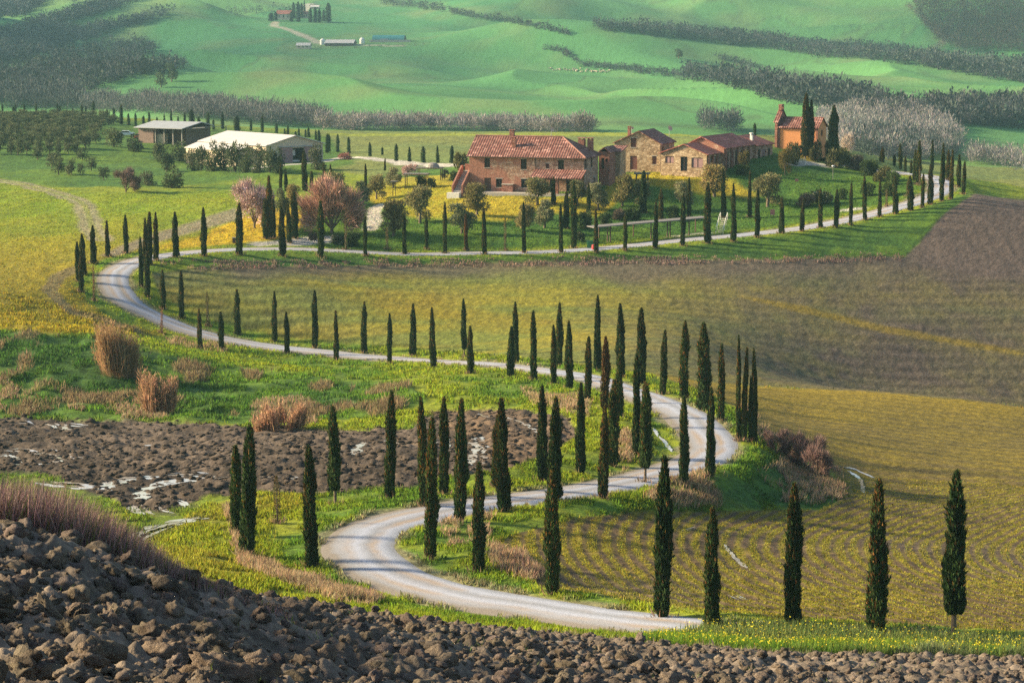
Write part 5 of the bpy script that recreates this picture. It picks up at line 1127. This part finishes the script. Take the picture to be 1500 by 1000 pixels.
def wood(name, specs, lab_kind='stuff', seed=1, bare=False):
    r = np.random.default_rng(seed); parts = []
    for P, n_, ymin, ymax, h0, h1, colr, k in specs:
        pts = scatter_poly(P, int(n_*(1 if bare else 1.7)), ymin, ymax)
        if not len(pts): continue
        h = r.uniform(h0, h1, len(pts))*(1 if bare else .62); m_ = len(pts)*k; i = np.repeat(np.arange(len(pts)), k); tone = 1+.5*(r.random(len(pts))-.5)
        d = r.normal(size=(m_, 3)); d /= np.linalg.norm(d, axis=1)[:, None]
        if bare:
            q = r.uniform(.2, 1.0, m_)
            base = pts[i]+np.column_stack([d[:, 0]*h[i]*.36*q, d[:, 1]*h[i]*.36*q, h[i]*(.40+.40*d[:, 2]*q)])
            dr = d*.6+r.normal(size=(m_, 3))*.3+[0, 0, .75]; dr /= np.linalg.norm(dr, axis=1)[:, None]
            parts.append(blades(base, dr, h[i]*r.uniform(.10, .24, m_), h[i]*.022*r.uniform(.6, 1.6, m_), jit(colr, m_, .25, r)*tone[i][:, None], .08, r))
            tb_ = pts+np.column_stack([r.normal(0, .1, (len(pts), 2)), np.zeros(len(pts))]); parts.append(blades(tb_, np.tile([[0, 0, 1.]], (len(pts), 1))+r.normal(0, .06, (len(pts), 3)), h*.8, h*.035, jit(np.array(colr)*.8, len(pts), .2, r), 0, r))
        else:
            q = r.uniform(.4, 1.0, m_)
            base = pts[i]+np.column_stack([d[:, 0]*h[i]*.42*q, d[:, 1]*h[i]*.42*q, h[i]*(.42+.42*d[:, 2]*q)])
            dr = d*.8+r.normal(size=(m_, 3))*.5+[0, 0, .3]; dr /= np.linalg.norm(dr, axis=1)[:, None]
            parts.append(blades(base, dr, h[i]*r.uniform(.14, .3, m_), h[i]*r.uniform(.09, .16, m_), jit(colr, m_, .3, r)*tone[i][:, None], .1, r))
    V, Q, Cc = joinm(parts)
    link(name, mesh_from(name, V, Q, m_wood_far, False, Cc), kind='stuff')
DW, BW, PW = (.035, .05, .05), (.095, .075, .06), (.25, .23, .23)
WOODS = [
  ([(-20,-5),(75,-5),(60,12),(30,26),(-20,30)], 500, 900, 9000, 10, 16, DW, 34),
  ([(60,30),(120,10),(150,2),(215,-5),(205,2),(150,22),(75,42),(55,44),(30,40)], 420, 900, 9000, 9, 14, DW, 30),
  ([(-20,45),(70,46),(115,46),(170,34),(255,16),(238,28),(155,50),(117,66),(62,86),(-20,100)], 800, 900, 9000, 9, 15, DW, 30),
  ([(-20,114),(60,92),(112,76),(145,62),(212,62),(232,78),(192,94),(245,92),(282,98),(242,110),(205,110),(150,130),(106,142),(100,150),(-20,146)], 1000, 900, 9000, 8, 14, (.04, .052, .04), 30),
  ([(330,16),(420,8),(470,10),(440,20),(350,26)], 60, 1000, 9000, 6, 10, DW, 26),
  (band([(560,4),(640,14),(700,27),(740,31),(800,44),(835,52)], [5,4,3,3,2.5,2]), 260, 1200, 9000, 6, 10, (.05, .065, .045), 30),
  (band([(870,40),(910,44),(1000,50),(1060,58),(1130,64),(1200,76),(1270,80),(1370,92),(1440,102),(1520,112)], [4,5,8,8,9,10,9,10,13,15]), 1300, 1000, 9000, 8, 14, (.042, .055, .042), 30),
  (band([(1000,110),(1070,119),(1130,132),(1200,144),(1270,154),(1320,168),(1400,170),(1520,170)], [9,9,16,15,14,10,16,20]), 1300, 850, 9000, 8, 14, (.042, .055, .045), 32),
  (band([(796,72),(830,78),(850,96),(935,105),(1000,114)], [2,2.5,3,4,5]), 200, 1000, 9000, 5, 8, (.05, .065, .045), 28),
  (band([(1050,86),(1080,92),(1115,102)], [2,3.5,3]), 70, 1000, 9000, 5, 8, (.05, .065, .045), 28),
  (band([(430,58),(470,72),(600,68),(625,66)], [1.2,1.4,1.4,1]), 50, 1100, 9000, 2, 4, (.07, .06, .05), 22),
  ]
wood('woodland', [(P, int(n_*.36), a, b_, h0*.5, h1*1.15, (c[0]*1.3, c[1]*1.3, c[2]*1.4), k_) for P, n_, a, b_, h0, h1, c, k_ in WOODS], seed=3)
wood('bare_woodland', [(P, int(n_*1.05), a, b_, h0*.3, h1*.8, (.085, .092, .10), 46) for P, n_, a, b_, h0, h1, c, k_ in WOODS], seed=4, bare=True)
wood('brown_woodland', [([(1335,-8),(1510,-8),(1510,80),(1400,77),(1368,60),(1345,28)], 1500, 1300, 9000, 8, 14, BW, 26),
  (band([(1330,12),(1375,55),(1385,68),(1358,84)], [3,3,3,3]), 120, 1300, 9000, 6, 10, (.2, .17, .14), 26)], seed=5, bare=True)
wood('bare_valley_trees', [
  (band([(470,189),(560,189),(660,190),(760,192),(870,194)], [3,3,3,3,3]), 360, 760, 1100, 5, 9, PW, 130),
  (band([(120,158),(200,160),(300,167),(400,176),(480,184)], [8,9,10,9,6]), 560, 760, 1150, 6, 10, (.13, .135, .135), 100),
  ([(-20,138),(100,146),(130,150),(110,166),(-20,160)], 200, 740, 1150, 9, 13, (.08, .09, .09), 60),
  ([(1195,172),(1262,166),(1330,160),(1380,182),(1410,205),(1400,232),(1330,238),(1290,240),(1240,235),(1205,210)], 620, 700, 1100, 6, 10, (.25, .235, .235), 110),
  ([(1240,200),(1400,205),(1400,236),(1260,240)], 200, 640, 1000, 7, 11, (.06, .08, .075), 60),
  (band([(1420,236),(1500,246)], [4,5]), 80, 640, 1000, 6, 10, (.22, .21, .21), 60),
  (band([(1030,190),(1080,192)], [4,3]), 50, 800, 1100, 8, 12, (.1, .11, .11), 60),
  ], seed=9, bare=True)

# ------------------------------------------------------------------ grass, dry stems, brush, clods
def pick(maskv, n_, r, ymin=60, ymax=460, umax=.25):
    w_ = (maskv*((YY > ymin) & (YY < ymax) & (np.abs(XX/YY) < umax))).ravel(); c_ = np.cumsum(w_, dtype=np.float64)
    k_ = np.searchsorted(c_, r.random(n_)*c_[-1]); k_ = np.minimum(k_, c_.size-1)
    x = XX.ravel()[k_]; y = YY.ravel()[k_]
    x = x+y*.0009*(r.random(n_)-.5); y = y*(1+.0022*(r.random(n_)-.5))
    return x, y, Z.ravel()[k_], C.reshape(-1, 3)[k_]
def tufts(maskv, n_, h0, h1, wd, lean, seed, colr=None, mixf=0.0, var=.3, **kw):
    r = np.random.default_rng(seed); x, y, z, c = pick(maskv, n_, r, **kw)
    d = np.column_stack([r.normal(.05, lean, n_), r.normal(0, lean, n_), np.ones(n_)]); d /= np.linalg.norm(d, axis=1)[:, None]
    c = c*(1-mixf)+np.array(colr if colr is not None else (0, 0, 0))*mixf if colr is not None else c
    c = np.clip(c*(1+var*r.normal(size=(n_, 1)))*(1+.1*r.normal(size=(n_, 3))), .004, .9)
    return blades(np.column_stack([x, y, z-.04]), d, r.uniform(h0, h1, n_), wd*r.uniform(.6, 1.5, n_)*(y/140)**.6, c, .18, r)
clear = (dR > 2.0+1.0*np.abs(n1)*2).astype(np.float32)
green = np.clip(1-Mud-Fg-Hf-Mf, 0, 1)*clear*(1-.9*wet)
band_m = plot([(1000,930), (1060,915), (1200,922), (1400,936), (1520,938), (1520,968), (1300,965), (1100,960), (1000,954), (930,946)], 92, 112, 2, 2)
clump = np.clip((fbm(XX/1.6, YY/2.4, 301, 3)-.42)*6, 0, 1)
g_parts = [tufts(green*clump*(YY < 215), 190000, .14, .42, .07, .35, 11, None, 0, .3, ymax=215),
           tufts(green*clump*(YY > 214)*(YY < 300), 80000, .2, .55, .08, .35, 12, None, 0, .3, ymin=200, ymax=300),
           tufts(np.clip(Fh+vg*clear, 0, 1)*(YY > 300), 50000, .12, .32, .08, .35, 13, None, 0, .13, ymin=300, ymax=420),
           tufts(band_m, 42000, .3, .75, .05, .22, 14, (.075, .15, .018), .6, .3, ymin=90, ymax=114),
           
           tufts(Hf*(rr > .45), 60000, .08, .2, .07, .5, 16, (.2, .2, .02), .5, .3, ymin=108, ymax=200),
           tufts(Lf, 40000, .1, .26, .09, .5, 17, None, 0, .14, ymin=250, ymax=470)]
fx, fy, fz_, fc = pick(band_m, 2600, np.random.default_rng(15), ymin=90, ymax=114); fr2 = np.random.default_rng(16)
g_parts.append(blades(np.column_stack([fx, fy, fz_+fr2.uniform(.3, .66, 2600)]), fr2.normal(size=(2600, 3))/1.7, .085, .07, jit((.60, .50, .03), 2600, .12, fr2), .1, fr2))
V, Q, Cc = joinm(g_parts); link('grass', mesh_from('grass', V, Q, m_grass, False, np.clip(Cc*1.35, 0, .9)), kind='stuff')
# dry, straw-coloured grass by banks and tree feet
dm = np.zeros(XX.shape, np.float32)
for P, a, b_ in (([(330,745),(360,740),(365,815),(420,845),(470,850),(560,880),(540,890),(480,880),(420,855),(350,830)], 100, 165), ([(985,700),(1010,690),(1080,700),(1110,740),(1000,745),(940,735)], 160, 195), ([(640,765),(680,755),(720,760),(715,790),(660,800)], 115, 160),
                 ([(715,800),(760,815),(800,845),(770,850),(720,830)], 110, 150), ([(895,640),(925,640),(925,690),(900,690)], 170, 205), ([(1110,690),(1160,670),(1230,690),(1240,735),(1150,742)], 165, 210),
                 ([(760,570),(860,590),(860,610),(780,590)], 190, 250), ([(1085,590),(1120,625),(1140,650),(1110,640)], 180, 240), ([(0,560),(45,575),(40,595),(0,600)], 205, 262), ([(170,600),(215,580),(245,612),(180,615)], 205, 262), ([(70,600),(105,590),(120,606)], 205, 262),
                 ([(370,590),(450,590),(460,620),(370,625)], 205, 250), ([(240,495),(330,505),(330,515),(250,505)], 250, 300)):
    dm = np.maximum(dm, plot(P, a, b_, 5, 8))
rim = plot([(235,383), (600,380), (950,376), (1320,374), (1320,384), (950,388), (600,392), (235,396)], 310, 365, 2, 3)
d_parts = [tufts(dm*clump*clear, 40000, .25, .75, .055, .32, 31, (.46, .31, .21), .85, .25, ymax=300), tufts(rim*clump, 4500, .2, .55, .08, .35, 32, (.30, .20, .17), .9, .25, ymin=300, ymax=370),
           tufts(Bk*np.clip((fbm(XX/4, YY/11, 71, 3)-.64)*7, 0, 1), 9000, .4, 1.0, .07, .45, 33, (.29, .21, .12), .8, .25, ymin=205, ymax=280)]
ft = np.repeat(np.array(FEET), 46, 0); fr3 = np.random.default_rng(34); nf = len(ft); fa_ = fr3.uniform(0, 6.28, nf); fq = ft[:, 3]*fr3.uniform(.05, .75, nf)
fxy = ft[:, :2]+np.column_stack([np.cos(fa_), np.sin(fa_)])*fq[:, None]; fd = np.column_stack([np.cos(fa_)*.3, np.sin(fa_)*.3, np.ones(nf)])+fr3.normal(0, .2, (nf, 3)); fd /= np.linalg.norm(fd, axis=1)[:, None]
d_parts.append(blades(np.column_stack([fxy, zgrid(fxy[:, 0], fxy[:, 1])-.05]), fd, fr3.uniform(.2, .75, nf), fr3.uniform(.03, .07, nf)*(ft[:, 1]/140)**.5, jit((.30, .20, .13), nf, .3, fr3), .15, fr3))
V, Q, Cc = joinm(d_parts); link('dry_grass', mesh_from('dry_grass', V, Q, m_dry, False, Cc), kind='stuff')
# purple brush behind the crest of the ploughed slope, on the left
r = np.random.default_rng(44); n_ = 26000
px = r.uniform(-140, 420, n_); yy_ = 51+ (r.random(n_)**1.3)*np.interp(px, [-140, 60, 250, 420], [20, 18, 22, 26]); u_ = u_of(px, 780.0); x_ = u_*yy_
z_ = zgrid(x_, yy_); top = m_of(np.interp(px, [-140, 0, 60, 100, 150, 200, 250, 300, 360, 420], [684, 686, 694, 712, 742, 776, 815, 842, 868, 886]))*yy_
hh = np.clip((top-z_)*r.uniform(.45, 1.05, n_), .15, 2.6); ok = (hh > .2)
cc = jit((.26, .17, .16), n_, .3, r); gm = r.random(n_) < .16; cc[gm] = jit((.12, .15, .03), gm.sum(), .3, r)
d = np.column_stack([r.normal(.12, .22, n_), r.normal(0, .22, n_), np.ones(n_)]); d /= np.linalg.norm(d, axis=1)[:, None]
V, Q, Cc = blades(np.column_stack([x_, yy_, z_-.05])[ok], d[ok], hh[ok], r.uniform(.012, .03, n_)[ok], cc[ok], .12, r)
link('purple_brush', mesh_from('purple_brush', V, Q, m_twig, False, Cc), kind='stuff')
# clods lying on the ploughed slope
def clod_mesh(seed, sub):
    bm = bmesh.new(); bmesh.ops.create_icosphere(bm, subdivisions=sub, radius=1.0); V = np.array([v.co[:] for v in bm.verts]); Q = np.array([[v.index for v in f.verts] for f in bm.faces]); bm.free()
    o = seed*7.7
    n_ = lambda s_, k: fbm(V[:, 0]*s_+o+V[:, 2]*s_*.7, V[:, 1]*s_-o+V[:, 2]*s_*.6, seed+k, 3)-.5
    f1, f2, fi = worley(V[:, 0]*1.5+o+V[:, 2]*.9, V[:, 1]*1.5+V[:, 2]*.8, seed)
    f3, f4, fj = worley(V[:, 0]*3.3-o+V[:, 2]*2, V[:, 1]*3.3+V[:, 2]*1.7, seed+3)
    rad = 1+1.0*n_(1.2, 0)+.7*n_(3.2, 3)+.55*(.55-f1)+.35*(.5-f3)+.4*n_(8, 5)-.25*np.abs(n_(5, 9))
    return V*rad[:, None]*[1, .85, .62], Q
CL = {2: [clod_mesh(k, 2) for k in range(7)], 3: [clod_mesh(k+20, 3) for k in range(7)], 4: [clod_mesh(k+40, 4) for k in range(5)]}
r = np.random.default_rng(55); parts = []
for n_, s0, s1, ya, yb_, lv in ((800, .12, .33, 20, 42, 4), (3000, .08, .27, 36, 66, 3), (2800, .07, .2, 60, 98, 3), (6500, .05, .14, 52, 98, 2), (11500, .03, .1, 20, 60, 2)):
    x, y, z, c = pick(Fg*np.where(np.abs(XX/YY) > .27, 8, 1), n_, r, ymin=ya, ymax=yb_, umax=.5)
    for i in range(n_):
        V, Q = CL[lv][r.integers(len(CL[lv]))]; s_ = s0+(s1-s0)*r.random()**1.8; a = r.uniform(0, 6.28); ca, sa = math.cos(a), math.sin(a); t = r.normal(0, .35); ct, st2 = math.cos(t), math.sin(t)
        v = V*s_*[r.uniform(.8, 1.3), r.uniform(.8, 1.2), r.uniform(.8, 1.25)]; v = np.column_stack([v[:, 0]*ct-v[:, 2]*st2, v[:, 1], v[:, 0]*st2+v[:, 2]*ct]); v = np.column_stack([v[:, 0]*ca-v[:, 1]*sa, v[:, 0]*sa+v[:, 1]*ca, v[:, 2]])
        parts.append((v+[x[i], y[i], z[i]+s_*.18], Q, np.tile(SOIL*r.uniform(.7, 1.45)*np.array([1, r.uniform(.94, 1.03), r.uniform(.9, 1.06)]), (len(v), 1))))
V, Q, Cc = joinm(parts); m_clod = cover_mat('clod_soil', .55, 6, 1.0, .22)
link('dirt_clods', mesh_from('dirt_clods', V, Q, m_clod, False, Cc), kind='stuff'); del parts
# weeds between the clods
sp_ = (Fg*np.clip((fbm(XX/1.2, YY/1.6, 401, 2)-.66)*9, 0, 1)).astype(np.float32)
V, Q, Cc = tufts(sp_, 5200, .08, .26, .035, .5, 61, (.10, .15, .03), .9, .3, ymin=24, ymax=98); link('weeds', mesh_from('weeds', V, Q, m_leaf, False, Cc), kind='stuff')
# clods of the lower ploughed field
r = np.random.default_rng(56); parts = []; x, y, z, c = pick(Mud, 6000, r, ymin=138, ymax=240, umax=.27)
for i in range(6000):
    V, Q = CL[2][i % 7]; s_ = .06+.2*r.random()**2.5
    parts.append((V*s_*[r.uniform(.8, 1.6), 1, r.uniform(.8, 1.2)]+[x[i], y[i], z[i]+s_*.15], Q, np.tile(BROWN*r.uniform(.6, 1.35), (len(V), 1))))
V, Q, Cc = joinm(parts); link('dirt_clods', mesh_from('dirt_clods', V, Q, m_clod, True, Cc), kind='stuff'); del parts

# ------------------------------------------------------------------ standing water in wheel ruts
m_water, nt, b = mat('puddle_water'); setin(b, Roughness=.1); b.inputs['Base Color'].default_value = (.50, .47, .44, 1); b.inputs['IOR'].default_value = 2.0; b.inputs['Specular IOR Level'].default_value = .9  # pale base colour stands in for the bright sky reflection
g = N(nt, 'ShaderNodeNewGeometry'); t = noise(nt, 3, 3, g.outputs['Position']); bump(nt, b, t.outputs[0], .15, .03)
VP = []; QP = []; o = 0; rp = np.random.default_rng(77)
for k_, (line, hw, ym) in enumerate(PUD):
    P0 = spline(np.array([ground(a, b_, ym) for a, b_ in line]), .35); T = np.gradient(P0[:, :2], axis=0); T /= np.linalg.norm(T, axis=1)[:, None]+1e-9; Nn = np.stack([-T[:, 1], T[:, 0]], 1); s_ = np.arange(len(P0))
    for q_ in range(3 if ym > 90 else 1):                      # each rut holds several thin threads of water
        P = P0.copy(); off = rp.normal(0, hw*.6)+.6*hw*(fbm(s_/7.0, s_*0+k_*3+q_, 73, 2)-.5); P[:, :2] += Nn*off[:, None]
        zs = smooth1(zgrid(P[:, 0], P[:, 1]), 4)+(.035 if ym > 100 else .12)
        h_ = (.5*hw+.02)*np.clip(fbm(s_/2.6, s_*0+k_*5+q_*11, 75, 3)-.30, 0.0, 1)*2.6*np.clip(np.minimum(s_, s_[::-1])/4.0, 0, 1)+.004
        for f in (-1, 0, 1): VP.append(np.column_stack([P[:, :2]+Nn*(f*h_)[:, None], zs]))
        m_ = len(P); i = np.arange(m_-1)
        for q in (0, m_): QP.append(np.stack([o+q+i, o+q+i+1, o+q+m_+i+1, o+q+m_+i], 1))
        o += 3*m_
link('puddles', mesh_from('puddles', np.concatenate(VP), np.concatenate(QP), m_water, True), kind='structure')

# ------------------------------------------------------------------ giant reeds and dry clumps on the left bank
def reed(px0, px1, top, base, n_, lab, seed, colr=(.42, .27, .14), spread=.22):
    r = np.random.default_rng(seed); pm = (px0+px1)/2; x, y, z = ground(pm, base, 200); k_ = y/F; w_ = (px1-px0)*k_; h = (base-top)*k_
    root = empty('reed_clump', (x, y, z), 0, lab, 'reeds', 'dry reed clumps on the left bank')
    nc_ = 9; cx = r.uniform(-.5, .5, nc_)*w_*.62; cy = r.uniform(-.5, .5, nc_)*w_*.4; ch_ = r.uniform(.58, 1.0, nc_); ch_[r.integers(nc_)] = 1.0; cl_ = r.normal(0, .07, (nc_, 2)); ci = r.integers(0, nc_, n_)
    bx = cx[ci]+r.normal(0, .055, n_)*w_; by = cy[ci]+r.normal(0, .05, n_)*w_; bz = zgrid(x+bx, y+by)-z-.1
    stray = (r.random(n_) < .12)*1.0
    d = np.column_stack([cx[ci]/w_*spread*1.3+cl_[ci, 0]+r.normal(0, .06, n_)+stray*r.normal(0, .45, n_), cy[ci]/w_*spread+cl_[ci, 1]+r.normal(0, .06, n_)+stray*r.normal(0, .3, n_), np.ones(n_)]); d /= np.linalg.norm(d, axis=1)[:, None]
    hs = h*ch_[ci]*r.uniform(.45, 1.0, n_)**.7*(1-.35*stray)
    base_ = np.column_stack([bx, by, bz]); V, Q, Cc = blades(base_, d, hs, r.uniform(.05, .1, n_), jit(np.array(colr)*.8, n_, .25, r), .06, r); link('stems', mesh_from('stems', V, Q, m_dry, False, Cc), root)
    k2 = np.repeat(np.arange(n_), 4); q = r.uniform(.35, 1.0, len(k2)); b2 = base_[k2]+d[k2]*(hs[k2]*q)[:, None]; d2 = d[k2]+r.normal(size=(len(k2), 3))*.45; d2 /= np.linalg.norm(d2, axis=1)[:, None]
    V, Q, Cc = blades(b2, d2, r.uniform(.3, .7, len(k2)), r.uniform(.05, .1, len(k2)), jit(colr, len(k2), .3, r), .2, r); link('leaves', mesh_from('reed_leaves', V, Q, m_dry, False, Cc), root)
reed(134, 224, 461, 551, 1500, 'big tawny reed clump at the top of the left bank', 71); reed(202, 268, 538, 607, 800, 'smaller tawny reed clump lower on the left bank', 72, (.46, .28, .17)); reed(366, 455, 583, 626, 700, 'low spreading dry reed clump at the mud field edge', 73, (.40, .25, .16), .6)
# ------------------------------------------------------------------ the air between: haze
hz_me = MB().box(-9000, 9000, -300, 5900, min(-75, float(Z.min())-1), max(float(Z.max()), 1)+1)
hm = bpy.data.materials.new('haze'); hm.use_nodes = True; nt = hm.node_tree; nt.nodes.clear(); out = nt.nodes.new('ShaderNodeOutputMaterial'); pv = nt.nodes.new('ShaderNodeVolumePrincipled')
pv.inputs['Color'].default_value = (.42, .80, .95, 1); pv.inputs['Density'].default_value = .00009; pv.inputs['Anisotropy'].default_value = .1
nt.links.new(pv.outputs[0], out.inputs['Volume'])
o = hz_me.build('haze', hm, None); o['kind'] = 'stuff'
print('ground z range', Z.min(), Z.max(), 'objects', len(bpy.data.objects))

# ------------------------------------------------------------------ clouds added out of view to shade the far corners of the hills
m_added_cloud = plain_mat('added_cloud_white', (.85, .85, .86), .03, 1.0, .01, 0)
def added_cloud(cx, cy, cz, s_, seed):
    r = np.random.default_rng(seed); parts = []
    for k in range(16):
        V, Q = CL[3][r.integers(7)]; q = r.normal(0, 1, 3)*[.75, .6, .16]; w_ = s_*r.uniform(.28, .5)*(1-.25*abs(q[0]))
        parts.append((V*w_*[1.3, 1.2, .8]+np.array([cx, cy, cz])+q*s_, Q))
    V, Q, Cc = joinm(parts); link('added_cloud', mesh_from('added_cloud', V, Q, m_added_cloud, True), kind='stuff')
def shade(px, py, ymin, alt, s_, seed):
    x, y, z = ground(px, py, ymin); t = (alt-z)/sdir.z; added_cloud(x+sdir.x*t, y+sdir.y*t, alt, s_, seed)
shade(-20, 55, 900, 620, 190, 1); shade(1490, 20, 900, 640, 125, 2); shade(-70, 120, 900, 600, 150, 3)
